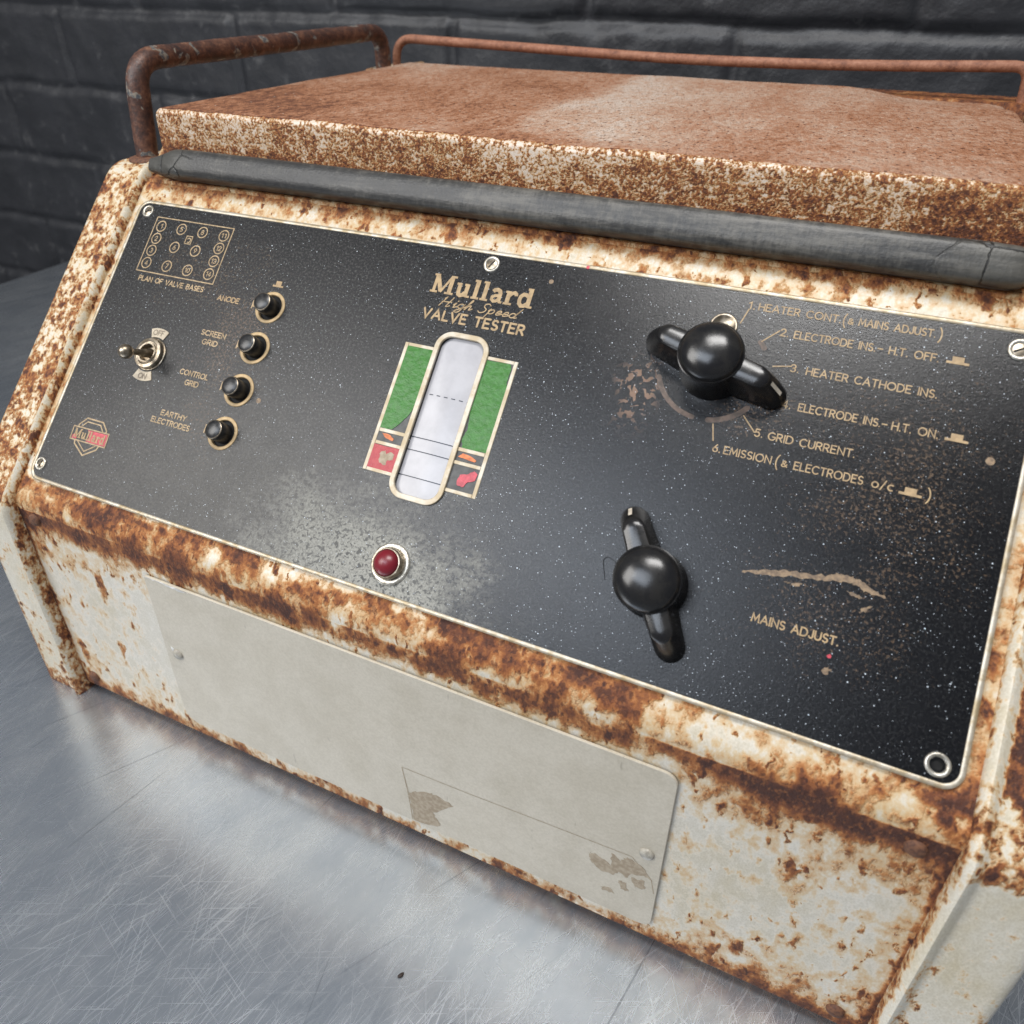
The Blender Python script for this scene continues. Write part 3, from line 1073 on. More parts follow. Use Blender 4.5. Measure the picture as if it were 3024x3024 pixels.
G = {
    'A': (0.86, [[(0, 0), (.43, 1), (.86, 0)], [(.15, .34), (.71, .34)]]),
    'B': (0.66, [[(.34, .53), (0, .53), (0, 1), (.36, 1)] + arc(.38, .765, .22, .235, 90, -90, 7) + [(0.34, .53)], [(0, .53), (0, 0), (.38, 0)] + arc(.40, .265, .26, .265, -90, 90, 7)]),
    'C': (0.84, [arc(.48, .5, .48, .5, 48, 312, 15)]),
    'D': (0.80, [[(0, 0), (0, 1), (.32, 1)] + arc(.32, .5, .48, .5, 90, -90, 11) + [(0, 0)]]),
    'E': (0.60, [[(.6, 1), (0, 1), (0, 0), (.6, 0)], [(0, .52), (.5, .52)]]),
    'F': (0.58, [[(.58, 1), (0, 1), (0, 0)], [(0, .52), (.48, .52)]]),
    'G': (0.88, [arc(.48, .5, .48, .5, 50, 340, 15) + [(.90, .45), (.55, .45)]]),
    'H': (0.74, [[(0, 0), (0, 1)], [(.74, 0), (.74, 1)], [(0, .52), (.74, .52)]]),
    'I': (0.04, [[(.02, 0), (.02, 1)]]),
    'J': (0.46, [[(.46, 1), (.46, .24)] + arc(.23, .24, .23, .24, 0, -170, 8)]),
    'L': (0.54, [[(0, 1), (0, 0), (.54, 0)]]),
    'M': (0.94, [[(0, 0), (.1, 1), (.47, .22), (.84, 1), (.94, 0)]]),
    'N': (0.76, [[(0, 0), (0, 1), (.76, 0), (.76, 1)]]),
    'O': (1.0, [arc(.5, .5, .5, .5, 90, 450, 25)]),
    'P': (0.62, [[(0, 0), (0, 1), (.36, 1)] + arc(.36, .74, .26, .26, 90, -90, 8) + [(0, .48)]]),
    'R': (0.66, [[(0, 0), (0, 1), (.36, 1)] + arc(.36, .74, .26, .26, 90, -90, 8) + [(0, .48)], [(.32, .48), (.66, 0)]]),
    'S': (0.60, [arc(.31, .745, .27, .255, 35, 270, 11) + arc(.31, .245, .29, .245, 90, -145, 11)]),
    'T': (0.70, [[(0, 1), (.7, 1)], [(.35, 1), (.35, 0)]]),
    'U': (0.72, [[(0, 1), (0, .34)] + arc(.36, .34, .36, .34, 180, 360, 11) + [(.72, 1)]]),
    'V': (0.80, [[(0, 1), (.4, 0), (.8, 1)]]),
    'Y': (0.76, [[(0, 1), (.38, .48), (.76, 1)], [(.38, .48), (.38, 0)]]),
    '1': (0.24, [[(.0, .80), (.22, 1), (.22, 0)]]),
    '2': (0.58, [arc(.28, .72, .27, .28, 165, -35, 10) + [(0, 0), (.58, 0)]]),
    '3': (0.56, [arc(.26, .75, .26, .25, 150, -90, 10) + arc(.26, .26, .29, .26, 90, -150, 10)]),
    '4': (0.62, [[(.46, 0), (.46, 1), (0, .27), (.62, .27)]]),
    '5': (0.56, [[(.52, 1), (.10, 1), (.05, .55)] + arc(.26, .31, .29, .31, 115, -150, 12)]),
    '6': (0.58, [[(.44, 1), (.08, .5)] + arc(.29, .29, .29, .29, 150, 510, 17)]),
    '7': (0.56, [[(0, 1), (.56, 1), (.18, 0)]]),
    '8': (0.56, [arc(.28, .76, .23, .24, -90, 270, 15), arc(.28, .27, .28, .27, 90, 450, 17)]),
    '9': (0.58, [[(.14, 0), (.50, .5)] + arc(.29, .71, .29, .29, -30, 330, 17)]),
    '0': (0.60, [arc(.30, .5, .30, .5, 90, 450, 19)]),
    '.': (0.06, [[(.03, 0.0), (.03, .05)]]),
    '-': (0.30, [[(0, .48), (.30, .48)]]),
    '/': (0.46, [[(0, -.12), (.46, 1.12)]]),
    '(': (0.26, [arc(.62, .46, .60, .92, 132, 228, 9)]),
    ')': (0.26, [arc(-.36, .46, .60, .92, 48, -48, 9)]),
    '&': (0.56, [[(.56, 0), (.12, .66)] + arc(.27, .78, .15, .16, 200, -30, 7) + [(.10, .36)] + arc(.24, .20, .20, .20, 140, 330, 8) + [(.54, .42)]]),
    ' ': (0.42, []),
    'o': (0.62, [arc(.31, .36, .31, .36, 90, 450, 17)]),
    'c': (0.54, [arc(.31, .36, .31, .36, 60, 300, 11)]),
}


def stroke(mb, pts, w, h, caps=True):
    """constant-width ribbon along a polyline, mitred, round ends"""
    p = [np.array(pts[0], float)]
    for q in pts[1:]:
        q = np.array(q, float)
        if np.linalg.norm(q - p[-1]) > 1e-4: p.append(q)
    if len(p) < 2: return
    closed = np.linalg.norm(p[0] - p[-1]) < 1e-3
    if closed: p = p[:-1]
    n = len(p)
    Ls, Rs = [], []
    for i in range(n):
        a = p[i] - p[i - 1] if (i > 0 or closed) else p[1] - p[0]
        b = p[(i + 1) % n] - p[i] if (i < n - 1 or closed) else p[i] - p[i - 1]
        a = a / (np.linalg.norm(a) + 1e-9); b = b / (np.linalg.norm(b) + 1e-9)
        na = np.array([-a[1], a[0]]); nb = np.array([-b[1], b[0]])
        mi = na + nb; l = np.linalg.norm(mi)
        mi = mi / l if l > 1e-6 else na
        k = min(1.0 / max(mi @ na, 0.2), 2.2)
        Ls.append(p[i] + mi * w / 2 * k); Rs.append(p[i] - mi * w / 2 * k)
    if caps and not closed:
        for end in (0, -1):
            d = (p[0] - p[1]) if end == 0 else (p[-1] - p[-2])
            d = d / np.linalg.norm(d)
            l, r_ = Ls[end], Rs[end]
            c = (l + r_) / 2
            t = (l - r_) / 2
            cap = []
            for k in range(1, 5):
                an = math.pi * k / 5
                cap.append(c + t * math.cos(an) + d * w / 2 * math.sin(an))
            mb.poly([tuple(l)] + [tuple(q) for q in cap] + [tuple(r_)], h)
    mb.strip([tuple(q) for q in Ls], [tuple(q) for q in Rs], h, closed)


HN = [0]


def nh(base=0.10):
    HN[0] = (HN[0] + 1) % 9
    return base + 0.012 * HN[0]


def text(mb, s, u0, u1, v0, H, w, ang=0.0, gap=0.26):
    x = 0; items = []
    for ch in s:
        gw, st = G[ch]
        items.append((x, st)); x += gw + gap
    tot = x - gap
    k = (u1 - u0) / tot
    for gx, st in items:
        for pl in st:
            q = []
            for a, b in pl:
                q.append((u0 + (gx + a) * k, v0 + b * H))
            stroke(mb, q, w, nh())
    return k


SW = 0.47
hat_pts = lambda u0, v0, w, h: [(u0, v0), (u0 + w, v0), (u0 + w, v0 + 0.95), (u0 + w * .76, v0 + 0.95), (u0 + w * .76, v0 + h), (u0 + w * .24, v0 + h), (u0 + w * .24, v0 + 0.95), (u0, v0 + 0.95)]


def legend(words, line=None, hats=(), mat=None, H=2.9, w=SW):
    mb = MB()
    for s_, u0, u1, v0 in words:
        k_ = 0.8 if s_ == '&' else (1.45 if s_ in '()' else 1.0)
        text(mb, s_, u0, u1, v0 - (0.75 if s_ in '()' else 0), H * k_, w * (0.85 if s_ == '&' else 1))
    if line: stroke(mb, line, 0.50, nh(), caps=False)
    for (u0, v0, ww, hh) in hats: mb.poly(hat_pts(u0, v0, ww, hh), nh())
    return mb.build("legend", mat or m_print, panel, smooth=False)


legend([("1.", 334.2, 336.6, 155.3), ("HEATER CONT.", 338.3, 369.2, 155.3), ("(", 370.3, 371.4, 155.3), ("&", 372.0, 373.9, 155.4),
        ("MAINS ADJUST.", 376.0, 402.6, 155.4), (")", 403.8, 404.9, 155.4)], ((334.7, 155.2), (332.7, 148.4)))
legend([("2.", 348.9, 351.7, 146.1), ("ELECTRODE INS.", 354.1, 383.6, 146.0), ("-", 384.6, 386.2, 146.0), ("H.T. OFF.", 388.6, 405.4, 146.0)],
       ((348.4, 148.1), (342.5, 142.2)), [(408.1, 146.3, 7.6, 2.9)])
legend([("3.", 355.9, 358.7, 132.2), ("HEATER CATHODE INS.", 361.8, 407.5, 132.0)], ((356.0, 134.3), (349.0, 132.9)))
legend([("4.", 356.2, 359.1, 117.2), ("ELECTRODE INS.", 362.2, 391.2, 117.1), ("-", 392.0, 393.6, 117.0), ("H.T. ON.", 395.4, 410.6, 117.0)],
       ((356.1, 118.9), (350.2, 120.3)), [(413.0, 117.1, 7.6, 2.9)])
legend([("5.", 349.0, 351.8, 103.7), ("GRID CURRENT.", 354.1, 385.2, 103.5)], ((348.8, 105.0), (343.1, 110.9)))
legend([("6.", 335.2, 337.9, 94.2), ("EMISSION", 339.5, 357.2, 94.2), ("(", 359.0, 360.2, 94.3), ("&", 361.1, 363.2, 94.3), ("ELECTRODES", 365.8, 390.0, 94.2),
        ("o/c", 393.2, 400.4, 94.2), (")", 411.3, 412.6, 94.2)], ((334.5, 98.2), (332.7, 105.1)), [(402.3, 93.9, 7.6, 2.9)])
legend([("MAINS ADJUST.", 364.4, 394.2, 35.1)], H=2.85, w=0.56)
legend([("PLAN OF VALVE BASES", 20.1, 64.9, 117.5)], H=2.55, w=0.56, mat=m_print_dim)
legend([("ANODE", 75.9, 89.5, 115.1)], H=2.55, w=0.56)
legend([("SCREEN", 74.4, 89.7, 95.5), ("GRID", 76.9, 86.4, 90.7)], H=2.55, w=0.56, mat=m_print_dim)
legend([("CONTROL", 70.6, 88.6, 73.0), ("GRID", 76.0, 84.5, 68.1)], H=2.55, w=0.56, mat=m_print_dim)
legend([("EARTHY", 68.9, 85.1, 50.2), ("ELECTRODES", 64.4, 89.2, 45.8)], H=2.55, w=0.56, mat=m_print_dim)
for (u, v) in BTN:
    lt = MB()
    lt.poly([(u - 10.6, v - 1.3), (u - 8.7, v - 1.3), (u - 8.7, v + 1.2), (u - 10.6, v + 1.2)], nh())
    stroke(lt, [(u - 11.0, v - 2.2), (u - 11.0, v + 2.2)], 0.7, nh(), caps=False)
    lt.build("button_symbol", m_print_dim, panel, smooth=False)
lt = MB(); lt.poly(hat_pts(106.1, 127.6, 6.4, 3.2), nh()); lt.build("button_symbol", m_print, panel, smooth=False)

# valve base plan
lt = MB()
bx = [(16.0, 122.7), (69.4, 122.7), (69.4, 154.8), (16.0, 154.8)]
ring_strip(lt, [(16.0, 122.7), (69.4, 122.7), (69.4, 154.8), (16.0, 154.8)], 0.01, 0.1)
lt.v.clear(); lt.f.clear()
stroke(lt, bx + [bx[0]], 0.55, nh())
nums = {'1': (20.9, 149.7), '2': (20.9, 142.3), '3': (20.9, 135.1), '4': (20.9, 127.7), '5': (35.4, 149.8), '6': (35.4, 139.0), '7': (35.4, 127.8),
        '8': (50.1, 149.9), '9': (50.0, 139.0), '10': (49.9, 127.6), '11': (64.6, 150.0), '12': (64.6, 142.6), '13': (64.5, 135.2), '14': (64.4, 127.7)}
for s, (u, v) in nums.items():
    stroke(lt, arc(u, v, 3.05, 3.05, 0, 360, 29), 0.58, nh())
    if len(s) == 1: text(lt, s, u - (0.25 if s == '1' else 0.75), u + 0.75, v - 1.25, 2.5, 0.42)
    else: text(lt, s, u - 1.45, u + 1.45, v - 1.2, 2.4, 0.40)
stroke(lt, [(41.0, 142.2), (45.0, 142.2), (45.0, 146.6), (41.0, 146.6), (41.0, 142.2)], 0.45, nh())
stroke(lt, arc(43.0, 144.3, 1.2, 1.3, -120, 150, 11), 0.5, nh())
lt.build("valve_base_plan", m_print_dim, panel, smooth=False)


# title: slab lettering, script and bold capitals
tt = MB()


def slab(mb, u0, v0, H, k):
    """'Mullard' in heavy slab letters; k scales the widths"""
    st, th = 2.05, 1.05
    x = u0
    def S(pts, w): stroke(mb, [(x + a * k, v0 + b * H) for a, b in pts], w, nh(0.12), caps=False)
    X = 0.70
    # M
    S([(1.6, 0.02), (1.6, 0.98)], 1.5); S([(9.0, 0.02), (9.0, 0.98)], st)
    S([(1.7, 0.96), (5.0, 0.10)], st); S([(4.9, 0.06), (8.7, 0.96)], 1.15)
    S([(0, .055), (3.5, .055)], th); S([(6.9, .055), (11.0, .055)], th); S([(0.1, .945), (2.8, .945)], th); S([(8.1, .945), (11.0, .945)], th)
    x = u0 + 11.7 * k
    # u
    S([(1.5, X), (1.5, .26), (1.8, .12), (2.7, .06), (3.7, .10), (4.6, .24)], st * .93); S([(5.1, X), (5.1, .02)], st)
    S([(0, X - .05), (2.2, X - .05)], th); S([(3.7, X - .05), (5.6, X - .05)], th); S([(5.0, .055), (7.1, .055)], th)
    x = u0 + 19.5 * k
    for q in range(2):
        S([(1.7, .02), (1.7, 1.0)], st); S([(0, .055), (3.6, .055)], th); S([(0, .945), (2.2, .945)], th)
        x += 4.2 * k
    # a
    S([(1.0, .55), (1.6, .64), (2.8, .67), (3.9, .62), (4.4, .50), (4.4, .05)], st * .92)
    S([(4.2, .38), (2.4, .36), (1.2, .27), (1.2, .15), (2.2, .06), (3.3, .09), (4.2, .2)], st * .72)
    S([(4.4, .055), (6.0, .055)], th)
    x += 6.6 * k
    # r
    S([(1.6, X), (1.6, .02)], st); S([(0, .055), (3.7, .055)], th); S([(0, X - .05), (2.2, X - .05)], th)
    S([(1.9, .45), (2.8, .60), (4.0, .66), (4.8, .60), (4.9, .50)], st * .8)
    x += 5.7 * k
    # d
    S([(5.2, .02), (5.2, 1.0)], st); S([(5.2, .055), (7.2, .055)], th); S([(3.7, .945), (5.4, .945)], th)
    S([(4.7, .55), (3.7, .64), (2.4, .65), (1.3, .52), (1.1, .34), (1.4, .17), (2.4, .06), (3.6, .08), (4.7, .20)], st * .88)
    return x + 7.2 * k - u0


wtot = slab(MB(), 0, 0, 1, 1)
slab(tt, 192.3, 139.2, 9.4, 51.4 / wtot)
text(tt, "VALVE", 192.9, 215.0, 126.5, 4.4, 1.0, gap=0.30)
text(tt, "TESTER", 219.6, 243.6, 126.5, 4.4, 1.0, gap=0.30)
# script
SCR = {
    'H': (1.05, [[(.05, 0), (.22, .9), (.12, .78)], [(.72, .98), (.66, .5), (.60, .0), (.85, .12)], [(.05, .45), (.80, .50)]]),
    'i': (.34, [[(.0, .30), (.12, .5), (.10, .05), (.34, .2)], [(.15, .70), (.16, .76)]]),
    'g': (.56, [[(.44, .46)] + arc(.24, .28, .21, .22, 40, 320, 10) + [(.46, .48), (.40, -.2), (.2, -.38), (.02, -.25), (.56, .2)]]),
    'h': (.60, [[(.0, .2), (.26, .9), (.16, .95), (.08, .0), (.2, .38), (.38, .46), (.40, .05), (.60, .2)]]),
    'S': (.72, [[(.62, .82), (.45, .96), (.22, .88), (.24, .62), (.50, .40), (.46, .12), (.2, .0), (.0, .14)]]),
    'p': (.58, [[(.0, .3), (.10, .48), (.0, -.42)], [(.06, .30), (.24, .48), (.42, .40), (.40, .14), (.22, .04), (.08, .12)]]),
    'e': (.50, [[(.06, .22), (.36, .32), (.30, .48), (.14, .44), (.06, .22), (.16, .04), (.50, .20)]]),
    'd': (.62, [[(.42, .42)] + arc(.22, .26, .20, .22, 40, 320, 10) + [(.46, .5), (.60, 1.0), (.44, .3), (.46, .05), (.60, .12)]]),
    ' ': (.45, []),
}


def smooth_line(p, n=4):
    p = [np.array(q, float) for q in p]
    if len(p) < 3: return p
    out = []
    for i in range(len(p) - 1):
        a = p[max(i - 1, 0)]; b = p[i]; c = p[i + 1]; d = p[min(i + 2, len(p) - 1)]
        for k in range(n):
            t = k / n
            out.append(0.5 * (2 * b + (c - a) * t + (2 * a - 5 * b + 4 * c - d) * t * t + (3 * b - a - 3 * c + d) * t ** 3))
    out.append(p[-1])
    return out


def script(mb, s, u0, u1, v0, H, w, slant=0.45):
    x = 0; it = []
    for ch in s:
        gw, st = SCR[ch]; it.append((x, st)); x += gw + 0.02
    k = (u1 - u0 - slant * H) / x
    for gx, st in it:
        for pl in st:
            q = [(u0 + (gx + a) * k + slant * b * H, v0 + b * H) for a, b in smooth_line(pl)]
            stroke(mb, q, w, nh(0.12))


script(tt, "High Speed", 199.0, 240.5, 133.3, 4.9, 0.50)
tt.build("title_lettering", m_print, panel, smooth=False)

# maker's shield at the lower corner
lg = MB()
stroke(lg, [(20.3, 33.4), (20.3, 34.0), (24.2, 38.2), (35.4, 38.2), (39.6, 34.4), (39.6, 33.6)], 0.75, nh())
stroke(lg, [(22.4, 33.3), (25.3, 36.4), (34.4, 36.4), (37.4, 33.4)], 0.6, nh())
stroke(lg, [(21.4, 25.6), (22.0, 23.9), (30.2, 19.0), (37.6, 23.6), (38.4, 25.8)], 0.75, nh())
stroke(lg, [(23.6, 25.4), (30.2, 21.2), (36.2, 25.4)], 0.6, nh())
stroke(lg, [(17.8, 25.7), (42.4, 26.0), (42.0, 33.2), (17.4, 32.6), (17.8, 25.7)], 0.6, nh())
emblem = lg.build("shield_emblem", m_print_dim, panel, smooth=False)
lg = MB()
lg.poly([(28.5, 26.4), (30, 28.5), (27.5, 32.3), (41.4, 32.6), (41.8, 26.5), (33.0, 26.3)], 0.05)
lg.poly([(18.4, 26.3), (22, 26.3), (21, 28.6), (18.6, 28.2)], 0.05)
lg.build("red_banner", m_pink, panel, smooth=False)
lg = MB()
slab_k = 22.0 / wtot


def slab_small(mb, u0, v0, H):
    m2 = MB(); slab(m2, 0, 0, 9.4, 51.4 / wtot)
    i = len(mb.v)
    s = 21.6 / 51.4
    mb.v += [(u0 + a * s, v0 + b * H / 9.4, 0.16 + (h - 0.12) * 0.6) for a, b, h in m2.v]
    mb.f += [[i + q for q in f] for f in m2.f]


slab_small(lg, 19.2, 27.0, 4.9)
lg.build("shield_lettering", m_print, panel, smooth=False)

# worn dial arcs round the upper knob
KU = (327.0, 127.2)
m_arc = simple("worn_dial_arc", (0.16, 0.105, 0.075), 0.5, scale=420, col2=(0.07, 0.05, 0.038))
for a0, a1, w_ in ((200, 262, 2.0), (279, 322, 2.2), (36, 44, 2.0)):
    da = MB()
    stroke(da, arc(KU[0], KU[1], 21.3, 21.3, a0, a1, 18), w_, 0.06)
    da.build("dial_arc", m_arc, panel, smooth=False)


# ------------------------------------------------------------------ blobs with ragged outlines
def blob(mb, pts, h0, h1, jag=0.35, sub=4, seed=1):
    rg = random.Random(seed)
    out = []
    n = len(pts)
    for i in range(n):
        a = np.array(pts[i], float); b = np.array(pts[(i + 1) % n], float)
        for k in range(sub):
            q = a + (b - a) * k / sub
            if k: q = q + np.array([rg.uniform(-jag, jag), rg.uniform(-jag, jag)])
            out.append(tuple(q))
    i = len(mb.v); m = len(out)
    mb.v += [(x, y, h0) for x, y in out] + [(x, y, h1) for x, y in out]
    for k in range(m):
        mb.f.append([i + k, i + (k + 1) % m, i + m + (k + 1) % m, i + m + k])
    mb.f.append([i + m + k for k in range(m)])


m_bare = simple("bare_brass_patch", (0.27, 0.185, 0.105), 0.5, scale=700, col2=(0.13, 0.088, 0.055), bump=0.5)
for pts, sd in (([(357, 51.4), (363, 52.2), (370, 53.6), (376, 54.8), (383, 55.6), (389.5, 57.2), (394.5, 58.0), (397.5, 56.8), (401, 55.6), (406.0, 55.8), (400.8, 57.9), (397.4, 59.3), (394.2, 60.6), (389.6, 60.0), (386, 58.6), (380, 57.2), (374, 56.6), (368, 55.4), (361, 53.4)], 41),
                ([(398.4, 48.6), (400.6, 49.6), (402.4, 51.9), (400.6, 51.6), (399.2, 50.2)], 42), ([(393, 54.8), (396.5, 54.6), (398.6, 53.6), (396.4, 53.4)], 43),
                ([(372, 52.2), (377, 53.2), (379, 52.6), (375, 51.6)], 44), ([(391.0, 25.0), (393.4, 24.6), (394.2, 26.4), (392.0, 26.8)], 45)):
    g = MB(); blob(g, pts, 0.01, 0.05, 0.55, 5, sd)
    g.build("worn_patch", m_bare, panel, smooth=False)
for u, v, r_ in ((249.0, 153.4, 1.1), (122.5, 69.3, 1.35), (428.5, 112.6, 1.5)):
    g = MB(); g.poly(circ(u, v, r_, 18), 0.05); g.build("worn_spot", m_bare, panel, smooth=False)
for u, v, r_ in ((263.5, 162.6, 0.8), (392.4, 30.8, 0.75)):
    g = MB(); blob(g, circ(u, v, r_, 7), 0.02, 0.35, 0.2, 2, int(u)); g.build("red_speck", m_pink, panel, smooth=False)

# ------------------------------------------------------------------ meter
meter = MB()
frame_band(meter, rrect(204.3, 42.6, 231.2, 121.9, 8.0, 10), 2.5, -0.2, 1.1)
meter_o = meter.build("meter", m_window_frame, T, fix=True)
shade_angle(meter_o, 40)
# scale drum, gently convex behind the opening
nu, nv = 30, 60
us = np.linspace(206.2, 230.3, nu); vs = np.linspace(43.6, 120.4, nv)
V = np.array([[Pm(u, v, -1.45 + 1.0 * (1 - ((u - 218.2) / 12.1) ** 2) * (1 - 0.5 * ((v - 82) / 38.5) ** 4)) for v in vs] for u in us])
link("scale_window", gridmesh(V), m_scale, meter_o)
sl = MB()


def scale_line(mb, u0, u1, v0, v1, w):
    n = 10
    L = []; Rr = []
    i = len(mb.v)
    for k in range(n + 1):
        u = u0 + (u1 - u0) * k / n; v = v0 + (v1 - v0) * k / n
        h = -1.45 + 1.0 * (1 - ((u - 218.2) / 12.1) ** 2) * (1 - 0.5 * ((v - 82) / 38.5) ** 4) + 0.12
        mb.v += [(u, v + w / 2, h), (u, v - w / 2, h)]
    for k in range(n): mb.f.append([i + 2 * k, i + 2 * k + 1, i + 2 * k + 3, i + 2 * k + 2])


for v in (71.0, 65.0, 53.3): scale_line(sl, 206.9, 229.6, v, v, 0.42)
for k in range(6):
    u = 208.9 + k * 3.75
    scale_line(sl, u, min(u + 1.9, 229.6), 91.5, 91.5, 0.42)
sl.build("scale_marking", m_ink, meter_o, smooth=False)
# side boxes: thin raised outline, grey field, flakes of colour
for side in (-1, 1):
    bxs = MB()
    if side < 0: u0, u1, v0, v1 = 189.2, 205.6, 51.0, 113.1
    else: u0, u1, v0, v1 = 229.9, 245.9, 51.0, 114.0
    w = 1.9
    def bar(a, b, c, d, h=0.34):
        i = len(bxs.v)
        for (x, y, hh) in ((a, b, 0), (c, b, 0), (c, d, 0), (a, d, 0), (a + .15, b + .15, h), (c - .15, b + .15, h), (c - .15, d - .15, h), (a + .15, d - .15, h)): bxs.v.append((x, y, hh))
        bxs.f += [[i + 4, i + 5, i + 6, i + 7], [i, i + 1, i + 5, i + 4], [i + 1, i + 2, i + 6, i + 5], [i + 2, i + 3, i + 7, i + 6], [i + 3, i, i + 4, i + 7]]
    if side < 0:
        bar(u0, v0, u0 + w, v1)
        ua, ub = u0 + w, u1 - .9
    else:
        bar(u1 - w, v0, u1, v1)
        ua, ub = u0 + .9, u1 - w
    for (b, d) in ((v0, v0 + 1.7), (63.6, 65.3), (69.5, 71.3), (v1 - 1.7, v1)): bar(ua, b, ub, d)
    bxs.build("scale_surround", m_window_frame, meter_o, smooth=False)
for q in ([(190.4, 52), (204.4, 52), (204.4, 112), (190.4, 112)], [(231.0, 52), (244.8, 52), (244.8, 113), (231.0, 113)]):
    fl = MB(); fl.poly(q, 0.05)
    fl.build("grey_field", m_field, meter_o, smooth=False)
g = MB(); blob(g, [(190.7, 71.3), (197.0, 71.4), (200.6, 76), (203.0, 80), (204.1, 84), (204.4, 111.6), (190.7, 111.6)], 0.05, 0.30, 0.22, 5, 3)
g.build("green_block", m_green, meter_o, smooth=False)
g = MB(); blob(g, [(232.6, 71.3), (244.4, 71.3), (244.5, 101), (243.3, 104), (243.6, 110), (242.4, 112.3), (231.1, 112.2), (231.1, 88), (232.6, 80), (231.5, 75)], 0.05, 0.30, 0.22, 5, 4)
g.build("green_block", m_green, meter_o, smooth=False)
g = MB(); blob(g, [(193.0, 68.9), (196.5, 69.0), (199.4, 67.6), (199.3, 66.4), (195.6, 67.0)], 0.05, 0.30, 0.15, 3, 5)
g.build("orange_block", m_orange, meter_o, smooth=False)
g = MB(); blob(g, [(232.2, 67.0), (234.0, 68.9), (238.0, 68.4), (241.0, 67.2), (240.6, 66.3), (236.0, 66.7)], 0.05, 0.30, 0.15, 3, 6)
g.build("orange_block", m_orange, meter_o, smooth=False)
g = MB(); blob(g, [(190.7, 52.4), (204.2, 52.4), (204.2, 63.5), (190.7, 63.5)], 0.05, 0.26, 0.15, 5, 7)
rb_ = g.build("red_block", m_red, meter_o, smooth=False)
g = MB(); blob(g, [(196.5, 55.5), (199.5, 55.0), (199.8, 57.2), (202.4, 58.2), (202.6, 60.6), (200.3, 61.4), (198.2, 60.0), (197.4, 61.6), (195.4, 60.0), (195.6, 57.2)], 0.27, 0.32, 0.35, 4, 8)
g.build("worn_patch", m_glue, meter_o, smooth=False)
g = MB(); blob(g, [(236.0, 54.8), (238.6, 54.6), (240.2, 57.2), (243.2, 58.6), (243.6, 61.6), (241.8, 62.6), (239.6, 60.8), (235.8, 59.6), (235.2, 57.0)], 0.05, 0.34, 0.2, 4, 9)
g.build("red_block", m_pink, meter_o, smooth=False)

# ------------------------------------------------------------------ push buttons
def link_copy(o, parent, off):
    c = o.copy(); COL.objects.link(c); c.parent = parent
    return c


def make_button(u, v):
    b = MB(); b.lathe(u, v, [(4.85, -1.3), (4.85, 6.6), (4.75, 7.0)], 36, cap=False)
    root = b.build("push_button", m_button_black, T, smooth=True)
    c = MB(); c.lathe(u, v, [(4.75, 7.0), (4.65, 7.35), (4.3, 7.45)], 36, cap=False); shade_angle(c.build("cap_rim", m_oldnickel, root), 60)
    c = MB(); c.lathe(u, v, [(4.3, 7.38), (3.6, 7.75), (2.4, 8.05), (1.0, 8.2), (0.2, 8.22)], 36); c.build("button_cap", m_button_black, root)
    s = MB(); s.lathe(u, v, [(8.5, 0.02), (8.45, 0.35), (8.2, 0.5), (7.0, 0.5), (6.75, 0.35), (6.7, -1.4)], 40, cap=False); s.build("brass_surround", m_brass, root)
    f = MB(); f.lathe(u, v, [(6.75, -1.2)], 40); f.build("button_well", m_hole, root)
    shade_angle(root, 50)
    return root


b0 = make_button(*BTN[0])
for (u, v) in BTN[1:]:
    off = Vector(Pm(u, v)) - Vector(Pm(*BTN[0]))
    r_ = b0.copy(); COL.objects.link(r_); r_.location = b0.location + off
    for ch in list(b0.children):
        c = ch.copy(); COL.objects.link(c); c.parent = r_


# ------------------------------------------------------------------ toggle switch
def build_toggle():
    u, v = 48.3, 79.0
    t = MB()
    t.lathe(u, v, [(9.0, 0.02), (9.0, 0.5), (8.7, 0.7), (8.4, 0.7), (8.4, 2.4), (8.0, 3.0), (6.5, 3.2), (6.1, 2.9), (5.6, 2.9), (5.3, 3.5), (4.7, 3.5), (4.5, 2.9), (4.4, 0.4)], 44)
    root = t.build("toggle_switch", m_oldnickel, T)
    shade_angle(root, 40)
    # lever from the well out to a ball, tipped down towards ON
    a = Vector((u, v + 0.3, 0.6)); b = Vector((u + 0.0, v - 3.3, 12.5)); ball = Vector((u + 0.0, v - 4.5, 15.6))
    pts = [a.lerp(b, k / 10) for k in range(11)]
    rad = [2.6 - 1.0 * min(1, k / 7) for k in range(11)]
    me = tube_mesh([Pm(*p) for p in pts], [r / 1000 for r in rad], 18)
    lever = link("lever", me, m_oldnickel, root)
    bm = bmesh.new(); bmesh.ops.create_uvsphere(bm, u_segments=28, v_segments=18, radius=0.0037)
    bmesh.ops.translate(bm, verts=bm.verts, vec=Vector(Pm(*ball)))
    m2 = bpy.data.meshes.new("ball"); bm.to_mesh(m2); bm.free()
    link("lever_ball", m2, m_oldnickel, root)
    # ON and OFF plates
    for nm, a0, a1, s, rot in (("OFF", 65, 113, 1, 0), ("ON", 245, 297, 1, 0)):
        p = MB()
        r0, r1 = 9.6, 14.6
        o_ = arc(u, v, r1, r1, a0, a1, 9) + arc(u, v, r0, r0, a1, a0, 9)
        blob(p, o_, 0.02, 0.42, 0.0, 1)
        pl = p.build("position_plate", m_dullplate, root, smooth=False)
        x = MB()
        if nm == "OFF": text(x, "OFF", u - 3.6, u + 3.4, v + 10.7, 2.6, 0.5)
        else: text(x, "ON", u - 2.4, u + 2.6, v - 13.4, 2.6, 0.5)
        x.v = [(q[0], q[1], q[2] + 0.38) for q in x.v]
        x.build("plate_lettering", simple("plate_ink", (0.13, 0.10, 0.07), 0.5, scale=500, col2=(0.22, 0.17, 0.12)), root, smooth=False)


build_toggle()


